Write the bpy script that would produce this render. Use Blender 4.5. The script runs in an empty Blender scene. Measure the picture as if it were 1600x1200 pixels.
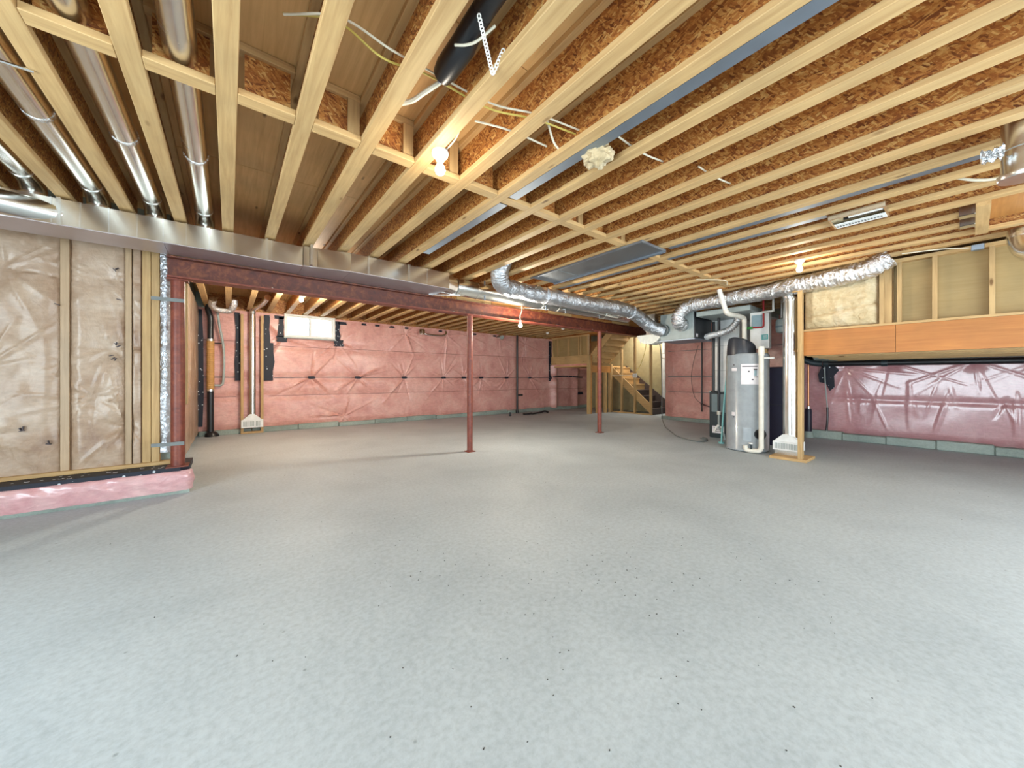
import bpy, math, random
from mathutils import Vector, Matrix, noise as mnoise
random.seed(7)
S = bpy.context.scene
COL = S.collection

# ------------------------------------------------------------------ camera
cam = bpy.data.cameras.new('camera')
cam.sensor_width = 36.0
cam.lens = 36.0 * 562.0 / 1600.0
cam.shift_y = -9.0 / 1600.0
cam.clip_start = 0.05
camo = bpy.data.objects.new('camera', cam)
COL.objects.link(camo)
camo.location = (0, 0, 1.2)
camo.rotation_euler = (math.pi / 2, 0, -math.atan2(.618, .786))
S.camera = camo

# ------------------------------------------------------------------ world, lights, exposure
w = bpy.data.worlds.new('overcast_sky')
S.world = w
w.use_nodes = True
bg = w.node_tree.nodes['Background']
bg.inputs[0].default_value = (.86, .95, 1.0, 1)
bg.inputs[1].default_value = 3.0

def area(name, loc, rot, sx, sy, power, col):
    l = bpy.data.lights.new(name, 'AREA')
    l.shape = 'RECTANGLE'
    l.size, l.size_y, l.energy, l.color = sx, sy, power, col
    o = bpy.data.objects.new(name, l)
    COL.objects.link(o)
    o.location, o.rotation_euler = loc, rot
    return o
# daylight entering through the patio door in the left end wall and the glazed doors behind the camera
area('daylight_patio_door', (-3.02, .6, 1.25), (0, -math.pi / 2, 0), 2.1, 4.4, 112, (.76, .92, 1.0))
area('daylight_rear_doors', (3.2, -2.52, 1.25), (math.pi / 2, 0, 0), 6.0, 2.1, 86, (.80, .93, 1.0))
# fill light added under the closed deck to brighten stairs and back right
area('stairwell_fill', (11.2, 7.0, 2.95), (0, 0, 0), .9, 1.2, 34, (1.0, .95, .86))
S.view_settings.view_transform = 'Standard'
S.view_settings.look = 'None'
S.view_settings.exposure = 0.78
S.view_settings.gamma = 1.0
S.view_settings.use_curve_mapping = False

# ------------------------------------------------------------------ materials
def nodes(name):
    m = bpy.data.materials.new(name)
    m.use_nodes = True
    nt = m.node_tree
    return m, nt, nt.nodes['Principled BSDF']

def coords(nt, scale=(1, 1, 1), rand=True):
    tc = nt.nodes.new('ShaderNodeTexCoord')
    out = tc.outputs['Object']
    if rand:
        oi = nt.nodes.new('ShaderNodeObjectInfo')
        mul = nt.nodes.new('ShaderNodeMath'); mul.operation = 'MULTIPLY'; mul.inputs[1].default_value = 41.0
        nt.links.new(oi.outputs['Random'], mul.inputs[0])
        add = nt.nodes.new('ShaderNodeVectorMath'); add.operation = 'ADD'
        nt.links.new(out, add.inputs[0]); nt.links.new(mul.outputs[0], add.inputs[1])
        out = add.outputs[0]
    mp = nt.nodes.new('ShaderNodeMapping')
    mp.inputs['Scale'].default_value = scale
    nt.links.new(out, mp.inputs[0])
    return mp.outputs[0]

def noise(nt, vec, scale, detail=4, rough=.55, dist=0):
    n = nt.nodes.new('ShaderNodeTexNoise')
    n.inputs['Scale'].default_value = scale
    n.inputs['Detail'].default_value = detail
    n.inputs['Roughness'].default_value = rough
    n.inputs['Distortion'].default_value = dist
    nt.links.new(vec, n.inputs['Vector'])
    return n

def ramp(nt, fac, stops):
    r = nt.nodes.new('ShaderNodeValToRGB')
    e = r.color_ramp.elements
    while len(e) < len(stops): e.new(.5)
    for i, (p, c) in enumerate(stops):
        e[i].position = p
        e[i].color = (c[0], c[1], c[2], 1)
    nt.links.new(fac, r.inputs[0])
    return r.outputs[0]

def mix(nt, fac, a, b, mode='MIX'):
    n = nt.nodes.new('ShaderNodeMix'); n.data_type = 'RGBA'; n.blend_type = mode
    if isinstance(fac, (int, float)): n.inputs[0].default_value = fac
    else: nt.links.new(fac, n.inputs[0])
    for i, x in ((6, a), (7, b)):
        if isinstance(x, tuple): n.inputs[i].default_value = (*x, 1)
        else: nt.links.new(x, n.inputs[i])
    return n.outputs[2]

def bump(nt, b, h, strength, dist=.01):
    n = nt.nodes.new('ShaderNodeBump')
    n.inputs['Strength'].default_value = strength
    n.inputs['Distance'].default_value = dist
    nt.links.new(h, n.inputs['Height'])
    nt.links.new(n.outputs[0], b.inputs['Normal'])

def plain(name, col, rough=.5, metal=0, coat=0):
    m, nt, b = nodes(name)
    b.inputs['Base Color'].default_value = (*col, 1)
    b.inputs['Roughness'].default_value = rough
    b.inputs['Metallic'].default_value = metal
    b.inputs['Coat Weight'].default_value = coat
    n = noise(nt, coords(nt), 9, 3)
    c = ramp(nt, n.outputs[0], [(.25, tuple(x * .86 for x in col)), (.75, tuple(min(1, x * 1.08) for x in col))])
    nt.links.new(c, b.inputs['Base Color'])
    return m

def wood(name, c1, c2, axis='y', rough=.62, knot=(.2, .1, .03)):
    m, nt, b = nodes(name)
    sc = {'x': (1.2, 22, 22), 'y': (22, 1.2, 22), 'z': (22, 22, 1.2)}[axis]
    v = coords(nt, sc)
    n = noise(nt, v, 1.6, 5, .6, .6)
    c = ramp(nt, n.outputs[0], [(.25, c1), (.5, tuple((p + q) / 2 for p, q in zip(c1, c2))), (.78, c2)])
    sk = {'x': (3, 9, 9), 'y': (9, 3, 9), 'z': (9, 9, 3)}[axis]
    vk = nt.nodes.new('ShaderNodeTexVoronoi'); vk.inputs['Scale'].default_value = .62
    nt.links.new(coords(nt, sk), vk.inputs['Vector'])
    kf = ramp(nt, vk.outputs['Distance'], [(.045, (1, 1, 1)), (.1, (0, 0, 0))])
    c = mix(nt, kf, c, knot)
    d = noise(nt, coords(nt, (1, 1, 1)), 2.3, 3)
    df = ramp(nt, d.outputs[0], [(.35, (.86, .86, .86)), (.7, (1.04, 1.02, 1.0))])
    c = mix(nt, 1.0, c, df, 'MULTIPLY')
    nt.links.new(c, b.inputs['Base Color'])
    b.inputs['Roughness'].default_value = rough
    bump(nt, b, n.outputs[0], .15, .004)
    return m

def osb(name, sy=(1, 9, 34)):
    """two layers of elongated flakes lying at different angles"""
    m, nt, b = nodes(name)
    ax = 0 if sy[0] < sy[1] else 1
    v0 = coords(nt, (1, 1, 1))
    cols = []
    for k, (ang, sc) in enumerate(((.3, 3.0), (-.35, 2.5), (.9, 3.6))):
        mp = nt.nodes.new('ShaderNodeMapping'); mp.vector_type = 'TEXTURE'
        mp.inputs['Rotation'].default_value = (ang, 0, 0) if ax == 0 else (0, ang, 0)
        mp.inputs['Scale'].default_value = tuple(1 / q for q in sy)
        mp.inputs['Location'].default_value = (k * 3.1, k * 1.7, k * .9)
        nt.links.new(v0, mp.inputs[0])
        vo = nt.nodes.new('ShaderNodeTexVoronoi'); vo.inputs['Scale'].default_value = sc
        nt.links.new(mp.outputs[0], vo.inputs['Vector'])
        sep = nt.nodes.new('ShaderNodeSeparateColor')
        nt.links.new(vo.outputs['Color'], sep.inputs[0])
        g = noise(nt, mp.outputs[0], 5, 3, .7)
        d = ramp(nt, g.outputs[0], [(.3, (.7, .66, .6)), (.65, (1.06, 1.03, 1.0))])
        c = ramp(nt, sep.outputs[0], [(0, (.16, .042, .010)), (.25, (.34, .115, .026)), (.6, (.50, .21, .050)), (.85, (.60, .31, .09)), (1, (.70, .44, .16))])
        cols.append((mix(nt, .9, c, d, 'MULTIPLY'), sep))
    def step(sep, ch, t):
        return ramp(nt, sep.outputs[ch], [(t, (0, 0, 0)), (t + .01, (1, 1, 1))])
    c = mix(nt, step(cols[1][1], 1, .45), cols[0][0], cols[1][0])
    c = mix(nt, step(cols[2][1], 1, .62), c, cols[2][0])
    nt.links.new(c, b.inputs['Base Color'])
    b.inputs['Roughness'].default_value = .55
    bump(nt, b, cols[0][1].outputs[2], .2, .003)
    return m

def poly_insulation(name, stops, rough, coat, bstr, wr=(5, 5, 5), coat_rough=.1, ior=1.5):
    """fibreglass behind clear plastic film"""
    m, nt, b = nodes(name)
    v = coords(nt, (1, 1, 1), False)
    n = noise(nt, v, 2.4, 6, .62, .6)
    c = ramp(nt, n.outputs[0], stops)
    n3 = noise(nt, coords(nt, (5, 5, 14), False), 2.6, 5, .7)
    f = ramp(nt, n3.outputs[0], [(.3, (.80, .78, .76)), (.7, (1.08, 1.06, 1.05))])
    c = mix(nt, .8, c, f, 'MULTIPLY')
    nt.links.new(c, b.inputs['Base Color'])
    b.inputs['Roughness'].default_value = rough
    b.inputs['Coat Weight'].default_value = coat
    b.inputs['Coat Roughness'].default_value = coat_rough
    b.inputs['Coat IOR'].default_value = ior
    n2 = noise(nt, coords(nt, wr, False), 1.6, 4, .55, 1.2)
    bump(nt, b, n2.outputs[0], bstr, .03)
    return m

def metal(name, col, rough, bscale=0, bstr=0, spread=.08, stretch=(1, 1, 1)):
    m, nt, b = nodes(name)
    b.inputs['Metallic'].default_value = 1
    n = noise(nt, coords(nt, stretch), 6, 4)
    c = ramp(nt, n.outputs[0], [(.3, tuple(x * .9 for x in col)), (.7, col)])
    nt.links.new(c, b.inputs['Base Color'])
    mr = nt.nodes.new('ShaderNodeMapRange')
    mr.inputs['To Min'].default_value = max(.05, rough - spread); mr.inputs['To Max'].default_value = rough + spread
    nt.links.new(n.outputs[0], mr.inputs[0]); nt.links.new(mr.outputs[0], b.inputs['Roughness'])
    if bscale:
        h = noise(nt, coords(nt, stretch), bscale, 4, .6, .8)
        bump(nt, b, h.outputs[0], bstr, .02)
    return m

M = {}
M['lumber_x'] = wood('lumber_x', (.44, .265, .105), (.66, .445, .205), 'x')
M['lumber_y'] = wood('lumber_y', (.44, .265, .105), (.66, .45, .21), 'y')
M['lumber_z'] = wood('lumber_z', (.43, .265, .11), (.64, .44, .205), 'z')
M['lvl'] = wood('lvl_orange', (.40, .14, .03), (.54, .22, .05), 'y', .5)
M['lvl_x'] = wood('lvl_orange_x', (.40, .17, .045), (.56, .27, .08), 'x', .5)
M['plywood'] = wood('plywood_subfloor', (.60, .36, .14), (.80, .53, .24), 'y', .6)
M['stud_film'] = wood('stud_under_film', (.38, .26, .15), (.52, .38, .24), 'z', .4)
M['osb'] = osb('osb_web')
M['osb_x'] = osb('osb_blocking', (9, 1, 34))
PINK = [(.25, (.56, .24, .21)), (.5, (.70, .36, .315)), (.75, (.78, .48, .43))]
M['pink'] = poly_insulation('pink_fibreglass_behind_film', PINK, .45, .4, .2, (6, 6, 3), .24)
M['pink_gloss'] = poly_insulation('pink_fibreglass_glossy_film', [(.25, (.48, .19, .22)), (.5, (.60, .30, .32)), (.75, (.69, .42, .44))], .35, .75, .2, (9, 9, 3), .12, 1.7)
M['pink_curb'] = poly_insulation('pink_curb_film', [(.25, (.55, .25, .27)), (.5, (.66, .38, .40)), (.75, (.74, .50, .50))], .32, .9, .4, (5, 5, 5))
M['tan_insulation'] = poly_insulation('tan_fibreglass_behind_film', [(.22, (.20, .10, .055)), (.42, (.38, .255, .165)), (.6, (.48, .36, .26)), (.8, (.56, .46, .37))], .45, .42, .4, (6, 6, 3.5), .16, 1.5)
M['batt'] = poly_insulation('cream_batt', [(.25, (.40, .29, .14)), (.5, (.58, .47, .29)), (.75, (.68, .59, .43))], .9, 0, .6, (9, 9, 9))
M['kraft'] = wood('kraft_sheathing', (.36, .25, .10), (.42, .30, .135), 'y', .6, (.36, .25, .10))
M['galv'] = metal('galvanised_sheet', (.80, .80, .77), .24)
M['galv_duct'] = metal('galvanised_trunk', (.78, .74, .66), .22, 2.0, .03, .05)
M['galv_pan'] = metal('galvanised_bottom', (.60, .56, .60), .42)
M['galv_blue'] = metal('galvanised_matte', (.34, .40, .48), .5)
M['panel_grey'] = metal('dull_sheet_metal', (.30, .32, .34), .45)
M['foil'] = metal('crinkled_foil', (.84, .85, .87), .22, 30, 1.0, .08)
M['foil_soft'] = metal('foil_jacket', (.66, .69, .74), .36, 24, .9, .08)
M['steel_red'] = metal('x', (.5, .5, .5), .5)
def rust(name, c1, c2, c3):
    m, nt, b = nodes(name)
    n = noise(nt, coords(nt, (1, 1, 1), False), 14, 6, .7, .5)
    c = ramp(nt, n.outputs[0], [(.3, c1), (.5, c2), (.72, c3)])
    nt.links.new(c, b.inputs['Base Color'])
    b.inputs['Roughness'].default_value = .45
    bump(nt, b, n.outputs[0], .12, .003)
    return m
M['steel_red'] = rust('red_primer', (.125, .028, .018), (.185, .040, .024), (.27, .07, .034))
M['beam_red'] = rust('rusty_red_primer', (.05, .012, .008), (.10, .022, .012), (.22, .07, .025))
M['black'] = plain('black_plastic', (.012, .013, .016), .35)
M['dark_cap'] = plain('charcoal_plastic', (.028, .032, .042), .38)
M['navy'] = plain('navy_cabinet', (.018, .016, .035), .4)
M['white'] = plain('white_plastic', (.80, .79, .75), .4)
M['pvc'] = plain('cream_pvc', (.76, .72, .63), .38)
M['white_metal'] = plain('white_metal', (.82, .84, .84), .35)
M['paper'] = plain('paper_label', (.80, .76, .78), .6)
M['ink'] = plain('printing_ink', (.06, .05, .06), .6)
M['grey_enamel'] = plain('grey_enamel', (.34, .38, .41), .25, 0, .6)
M['furnace_grey'] = plain('furnace_blue_grey', (.16, .22, .24), .35)
M['furnace_dark'] = plain('furnace_dark', (.03, .045, .055), .3)
M['case_grey'] = plain('case_grey', (.36, .41, .40), .45)
M['teal'] = plain('teal', (.10, .42, .42), .5)
M['screen'] = plain('blue_grey_screen', (.28, .40, .46), .3)
M['red'] = plain('red_pipe', (.42, .02, .025), .4)
M['green'] = plain('green_valve', (.05, .32, .07), .4)
M['copper'] = metal('copper', (.72, .33, .16), .35)
M['tan_pipe'] = plain('tan_sleeve', (.55, .30, .10), .5)
M['cable_white'] = plain('white_cable', (.76, .72, .58), .5)
M['cable_yellow'] = plain('yellow_cable', (.62, .50, .12), .5)
M['cable_grey'] = plain('grey_cable', (.17, .19, .19), .5)
M['blue_board'] = plain('drywall_back', (.36, .31, .17), .6)
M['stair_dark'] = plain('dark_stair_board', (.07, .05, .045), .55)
M['white_drum'] = plain('white_insulated_jacket', (.80, .80, .72), .5)
M['aqua'] = plain('aqua_tube', (.22, .55, .56), .4)
M['soil'] = plain('dark_chip', (.05, .05, .05), .8)

def tape():
    m, nt, b = nodes('navy_membrane_tape')
    v = nt.nodes.new('ShaderNodeTexVoronoi'); v.inputs['Scale'].default_value = 13
    nt.links.new(coords(nt, (1, 1, 1), False), v.inputs['Vector'])
    f = ramp(nt, v.outputs['Distance'], [(.13, (1, 1, 1)), (.17, (0, 0, 0))])
    c = mix(nt, f, (.006, .009, .022), (.55, .6, .65))
    nt.links.new(c, b.inputs['Base Color'])
    b.inputs['Roughness'].default_value = .6
    return m
M['tape'] = tape()

def concrete(name, c1, c2, c3, fine=True):
    m, nt, b = nodes(name)
    v = coords(nt, (1, 1, 1), False)
    n = noise(nt, v, .9, 7, .62, .4)
    c = ramp(nt, n.outputs[0], [(.28, c1), (.5, c2), (.75, c3)])
    n2 = noise(nt, v, 34, 5, .7)
    f = ramp(nt, n2.outputs[0], [(.3, (.80, .80, .80)), (.6, (1.04, 1.04, 1.04))])
    c = mix(nt, .9, c, f, 'MULTIPLY')
    n4 = noise(nt, coords(nt, (1.2, 3.2, 1), False), 1.5, 7, .72, 1.5)
    s = ramp(nt, n4.outputs[0], [(.62, (1, 1, 1)), (.78, (.80, .80, .79))])
    c = mix(nt, 1, c, s, 'MULTIPLY')
    vo = nt.nodes.new('ShaderNodeTexVoronoi'); vo.inputs['Scale'].default_value = 5.5
    nt.links.new(v, vo.inputs['Vector'])
    sp = ramp(nt, vo.outputs['Distance'], [(.02, (.45, .45, .44)), (.05, (1, 1, 1))])
    c = mix(nt, .7, c, sp, 'MULTIPLY')
    nt.links.new(c, b.inputs['Base Color'])
    b.inputs['Roughness'].default_value = .58
    bump(nt, b, n2.outputs[0], .12, .004)
    return m
M['concrete'] = concrete('concrete_slab', (.385, .44, .475), (.45, .51, .545), (.515, .575, .61))
M['footing'] = concrete('greenish_footing', (.16, .20, .18), (.30, .36, .32), (.46, .52, .47))
M['drywall'] = plain('painted_wall', (.62, .63, .62), .8)
m, nt, b = nodes('lit_bulb')
b.inputs['Base Color'].default_value = (1, .95, .8, 1)
b.inputs['Emission Color'].default_value = (1, .86, .58, 1)
b.inputs['Emission Strength'].default_value = 12
M['bulb'] = m
m, nt, b = nodes('window_glass')
b.inputs['Base Color'].default_value = (1, 1, 1, 1)
b.inputs['Transmission Weight'].default_value = 1
b.inputs['Roughness'].default_value = 0
b.inputs['IOR'].default_value = 1.02
M['glass'] = m

# ------------------------------------------------------------------ mesh helpers
class MB:
    def __init__(s): s.v = []; s.f = []
    def box(s, x0, x1, y0, y1, z0, z1):
        n = len(s.v)
        s.v += [(x, y, z) for z in (z0, z1) for y in (y0, y1) for x in (x0, x1)]
        s.f += [tuple(n + i for i in q) for q in ((0, 2, 3, 1), (4, 5, 7, 6), (0, 1, 5, 4), (2, 6, 7, 3), (0, 4, 6, 2), (1, 3, 7, 5))]
        return s
    def bev(s, x0, x1, y0, y1, z0, z1, b):
        """box with chamfered vertical and horizontal edges"""
        n = len(s.v)
        def ring(x0, x1, y0, y1, z, k):
            return [(x0 + k, y0, z), (x1 - k, y0, z), (x1, y0 + k, z), (x1, y1 - k, z), (x1 - k, y1, z), (x0 + k, y1, z), (x0, y1 - k, z), (x0, y0 + k, z)]
        rs = [ring(x0 + b, x1 - b, y0 + b, y1 - b, z0, b * .5), ring(x0, x1, y0, y1, z0 + b, b), ring(x0, x1, y0, y1, z1 - b, b), ring(x0 + b, x1 - b, y0 + b, y1 - b, z1, b * .5)]
        for r in rs: s.v += r
        for k in range(3):
            for i in range(8):
                j = (i + 1) % 8
                s.f.append((n + k * 8 + i, n + k * 8 + j, n + k * 8 + 8 + j, n + k * 8 + 8 + i))
        s.f.append(tuple(n + i for i in range(7, -1, -1))); s.f.append(tuple(n + 24 + i for i in range(8)))
        return s
    def bar(s, a, b, wd, ht, up=(0, 0, 1)):
        """rectangular bar from a to b, width wd (sideways), height ht"""
        a, b = Vector(a), Vector(b)
        d = (b - a).normalized(); u = Vector(up)
        r = d.cross(u).normalized(); u = r.cross(d).normalized()
        n = len(s.v)
        for p in (a, b):
            for q, t in ((-1, -1), (1, -1), (1, 1), (-1, 1)):
                s.v.append(tuple(p + r * wd / 2 * q + u * ht / 2 * t))
        s.f += [(n, n + 1, n + 2, n + 3), (n + 7, n + 6, n + 5, n + 4)]
        for i in range(4):
            j = (i + 1) % 4
            s.f.append((n + i, n + 4 + i, n + 4 + j, n + j))
        return s
    def tube(s, pts, r, n=14, cap=True):
        pts = [Vector(p) for p in pts]
        rs = r if isinstance(r, (list, tuple)) else [r] * len(pts)
        base = len(s.v)
        up = None
        for i, p in enumerate(pts):
            d = (pts[min(i + 1, len(pts) - 1)] - pts[max(i - 1, 0)]).normalized()
            if up is None:
                up = Vector((0, 0, 1)) if abs(d.z) < .9 else Vector((1, 0, 0))
            up = (up - d * up.dot(d)).normalized()
            sd = d.cross(up)
            for k in range(n):
                a = 2 * math.pi * k / n
                s.v.append(tuple(p + (up * math.cos(a) + sd * math.sin(a)) * rs[i]))
        for i in range(len(pts) - 1):
            for k in range(n):
                j = (k + 1) % n
                s.f.append((base + i * n + k, base + i * n + j, base + (i + 1) * n + j, base + (i + 1) * n + k))
        if cap:
            s.f.append(tuple(base + k for k in range(n - 1, -1, -1)))
            e = base + (len(pts) - 1) * n
            s.f.append(tuple(e + k for k in range(n)))
        return s
    def crumple(s, amp, fq, start=0):
        for i in range(start, len(s.v)):
            p = Vector(s.v[i])
            d = Vector((mnoise.noise(p * fq), mnoise.noise(p * fq + Vector((7, 3, 1))), mnoise.noise(p * fq + Vector((1, 9, 5)))))
            e = Vector((mnoise.noise(p * fq * 2.7), mnoise.noise(p * fq * 2.7 + Vector((7, 3, 1))), mnoise.noise(p * fq * 2.7 + Vector((1, 9, 5)))))
            s.v[i] = tuple(p + d * amp + e * amp * .5)
        return s
    def lathe(s, prof, c, n=24):
        base = len(s.v)
        for r, z in prof:
            for k in range(n):
                a = 2 * math.pi * k / n
                s.v.append((c[0] + r * math.cos(a), c[1] + r * math.sin(a), c[2] + z))
        for i in range(len(prof) - 1):
            for k in range(n):
                j = (k + 1) % n
                s.f.append((base + i * n + k, base + i * n + j, base + (i + 1) * n + j, base + (i + 1) * n + k))
        s.f.append(tuple(base + k for k in range(n - 1, -1, -1)))
        e = base + (len(prof) - 1) * n
        s.f.append(tuple(e + k for k in range(n)))
        return s
    def prism(s, poly, d):
        """extrude a planar polygon (list of points) by vector d"""
        n = len(s.v); k = len(poly)
        s.v += [tuple(p) for p in poly] + [tuple(Vector(p) + Vector(d)) for p in poly]
        s.f += [tuple(n + i for i in range(k - 1, -1, -1)), tuple(n + k + i for i in range(k))]
        for i in range(k):
            j = (i + 1) % k
            s.f.append((n + i, n + j, n + k + j, n + k + i))
        return s
    def grid(s, fn, nu, nv, skip=None):
        base = len(s.v)
        for j in range(nv + 1):
            for i in range(nu + 1):
                s.v.append(fn(i / nu, j / nv))
        for j in range(nv):
            for i in range(nu):
                if skip and skip((i + .5) / nu, (j + .5) / nv): continue
                a = base + j * (nu + 1) + i
                s.f.append((a, a + 1, a + nu + 2, a + nu + 1))
        return s
    def mesh(s, name, mat, smooth=False):
        me = bpy.data.meshes.new(name)
        me.from_pydata(s.v, [], s.f)
        me.materials.append(M[mat])
        if smooth:
            me.polygons.foreach_set('use_smooth', [True] * len(me.polygons))
            try: me.set_sharp_from_angle(angle=math.radians(42))
            except Exception: pass
        me.update()
        return me
    def build(s, name, mat, parent=None, smooth=False):
        return place(name, s.mesh(name, mat, smooth), parent)

def place(name, me, parent=None, loc=(0, 0, 0)):
    o = bpy.data.objects.new(name, me)
    COL.objects.link(o)
    o.location = loc
    if parent is not None:
        o.parent = parent
        o.matrix_parent_inverse = Matrix.Translation(-WLOC.get(parent.name, Vector((0, 0, 0))))
    WLOC[o.name] = Vector(loc)
    return o
WLOC = {}

def tag(o, label, cat, group=None, kind=None):
    o['label'] = label; o['category'] = cat
    if group: o['group'] = group
    if kind: o['kind'] = kind
    return o

def thing(name, loc, label, cat, group=None, kind=None):
    o = bpy.data.objects.new(name, None)
    COL.objects.link(o)
    o.location = loc
    o.empty_display_size = .1
    WLOC[o.name] = Vector(loc)
    return tag(o, label, cat, group, kind)

def spline(pts, n=10):
    P = [Vector(p) for p in pts]
    P = [P[0] * 2 - P[1]] + P + [P[-1] * 2 - P[-2]]
    out = []
    for i in range(1, len(P) - 2):
        a, b, c, d = P[i - 1:i + 3]
        for k in range(n):
            t = k / n
            out.append(.5 * ((2 * b) + (c - a) * t + (2 * a - 5 * b + 4 * c - d) * t * t + (3 * b - a - 3 * c + d) * t ** 3))
    out.append(P[-2])
    return out

# ------------------------------------------------------------------ film-covered walls with radial pleats
def pleats(anchors, seed, amp=.02, reach=.75):
    rnd = random.Random(seed)
    A = []
    for (u, z) in anchors:
        rid = []
        for k in range(11):
            rid.append((rnd.uniform(0, 2 * math.pi), rnd.uniform(.009, .022), rnd.uniform(.4, 1.0) * rnd.choice((1, 1, -.7)), rnd.uniform(.5, 1.15) * reach))
        A.append((u, z, rid))
    def h(u, z):
        t = 0
        for (au, az, rid) in A:
            du, dz = u - au, z - az
            r = math.hypot(du, dz)
            if r > reach * 1.3 or r < 1e-4: continue
            th = math.atan2(dz, du)
            for a, wd, s, L in rid:
                if r > L: continue
                d = (th - a + math.pi) % (2 * math.pi) - math.pi
                if abs(d) > .7: continue
                lat = r * math.sin(d)
                ww = wd * (.6 + r * .9)
                t += s * amp * math.exp(-(lat / ww) ** 2) * min(1, r / .08) * (1 - r / L) ** .7
            t -= .03 * math.exp(-(r / .12) ** 2)
        return t
    return h

def pillow(z, lines, depth, wd=.12):
    d = min(abs(z - l) for l in lines)
    return -depth * math.exp(-(d / wd) ** 2)

# ================================================================== SETTING
# floor
tag(MB().box(-3.3, 15, -2.8, 10.2, -.12, 0).build('floor', 'concrete'), 'pale grey bare concrete slab of the basement', 'floor', kind='structure')

# ---- ceiling: plywood, joists, blocking
ceil = thing('ceiling', (0, 0, 3.0), 'open basement ceiling of plywood over engineered wood joists', 'ceiling', kind='structure')
for ix in range(8):
    for iy in range(6):
        x0 = -3.3 + ix * 2.3; y0 = -2.8 + iy * 2.2
        MB().box(x0 + .003, x0 + 2.297, y0 + .003, y0 + 2.197, 3.0, 3.02).build('plywood_panel', 'plywood', ceil)
MB().box(-3.3, 15.1, -2.8, 10.4, 3.021, 3.06).build('deck', 'plywood', ceil)
SP = .357
def jx(k): return -.01 + SP * k
JB, JT = 2.7, 3.0
def joist_mesh(L):
    web = MB().box(-.006, .006, 0, L, .036, .264).mesh('joist_web', 'osb')
    bf = MB().bev(-.045, .045, 0, L, 0, .038, .003).mesh('bottom_flange', 'lumber_y')
    tf = MB().bev(-.045, .045, 0, L, .262, .299, .003).mesh('top_flange', 'lumber_y')
    return web, bf, tf
cache = {}
def joist(x, y0, y1):
    L = round(y1 - y0, 3)
    if L not in cache: cache[L] = joist_mesh(L)
    wb, bf, tf = cache[L]
    j = place('floor_joist', wb, ceil, (x, y0, JB))
    place('bottom_flange', bf, j, (x, y0, JB))
    place('top_flange', tf, j, (x, y0, JB))
for k in range(-8, 27):
    x = jx(k)
    if k in (15, 16): y0 = -.03
    elif k >= 19: y0 = 1.66
    else: y0 = -2.58
    joist(x, y0, 5.12)
for k in range(-1, 27):
    joist(jx(k) + .0, 5.13, 9.86)
bfm = MB().bev(0, SP - .092, -.045, .045, 0, .038, .003).mesh('blocking_flange', 'lumber_x')
bwm = MB().box(0.03, SP - .115, -.006, .006, .038, .28).mesh('blocking_web', 'osb_x')
btm = MB().bev(0.0, SP - .092, -.03, .03, .255, .297, .003).mesh('blocking_top', 'lumber_x')
stm = MB().box(0, .07, -.03, -.007, .04, .255).mesh('web_stiffener', 'lumber_z')
for k in range(-8, 18):
    x = jx(k) + .046
    bwo = place('blocking_panel', bwm, ceil, (x, 2.43, JB))
    place('blocking_flange', bfm, bwo, (x, 2.43, JB))
    place('blocking_top', btm, bwo, (x, 2.43, JB))
    if k in (1, 2, 3, 7, 9): place('web_stiffener', stm, bwo, (x + .19, 2.43, JB))
# packing boards between steel beam and joists, rim boards
for i in range(16):
    x0 = -.5 + i * .67
    MB().box(x0, x0 + .664, 5.045, 5.165, 2.452, 2.698).build('packing_board', ('lvl_x', 'osb_x', 'lumber_x')[i % 3], ceil)
MB().box(-.4, 12, 9.87, 9.91, 2.66, 3.0).build('rim_board', 'osb_x', ceil)
# trimmed opening near the right: header with hangers, LVL patch
MB().box(5.035, 6.01, -.115, -.035, 2.665, 2.99).build('header_board', 'lumber_x', ceil)
MB().box(5.04, 6.01, -2.55, -.12, 2.80, 2.83).build('patch_panel', 'lvl_x', ceil)
for k in (15, 16):
    x = jx(k)
    hg = MB().box(x - .052, x - .047, -.034, .06, 2.69, 2.86).box(x + .047, x + .052, -.034, .06, 2.69, 2.86).box(x - .052, x + .052, -.034, .06, 2.688, 2.694).box(x - .1, x + .1, -.034, -.030, 2.69, 2.9)
    hg.build('joist_hanger', 'galv', ceil)

# ---- back wall with window
wb_ = thing('wall_back', (5, 9.88, 0), 'long pink insulated wall under clear film, with small window', 'wall', kind='structure')
anch = [(1.56, 1.22), (2.63, 1.22), (3.87, 1.22), (5.08, 1.22), (5.79, 1.22), (6.44, 1.22), (7.48, 1.22), (8.53, 1.22), (.95, 2.12), (2.15, 2.10), (3.9, 2.45), (5.2, 2.5), (6.1, 2.5), (7.2, 2.5), (2.3, .25), (8.3, 2.4)]
hb = pleats(anch, 3, .05, .85)
WX0, WX1, WZ0, WZ1 = 1.0, 2.07, 2.16, 2.69
def back(u, v):
    x = -.62 + u * 12.5; z = .09 + v * 2.58
    y = 9.80 - hb(x, z) - pillow(z, (1.22, .80, 1.94), .022, .09)
    b1 = math.exp(-((x - 9.72) / .16) ** 2) + .8 * math.exp(-((x - 10.95) / .16) ** 2)
    y -= .16 * b1 * (1 if z < 1.7 else 0) * (1 - .4 * math.exp(-((z - 1.22) / .1) ** 2))
    y -= .012 * mnoise.noise(Vector((x * 1.7, 0, z * 1.9)))
    if z < .2: y += .03 * (1 - (z - .09) / .11)
    return (x, y, z)
MB().grid(back, 560, 112, lambda u, v: WX0 < -.62 + u * 12.5 < WX1 and .09 + v * 2.58 > WZ0).build('insulation_film', 'pink', wb_, True)
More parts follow.
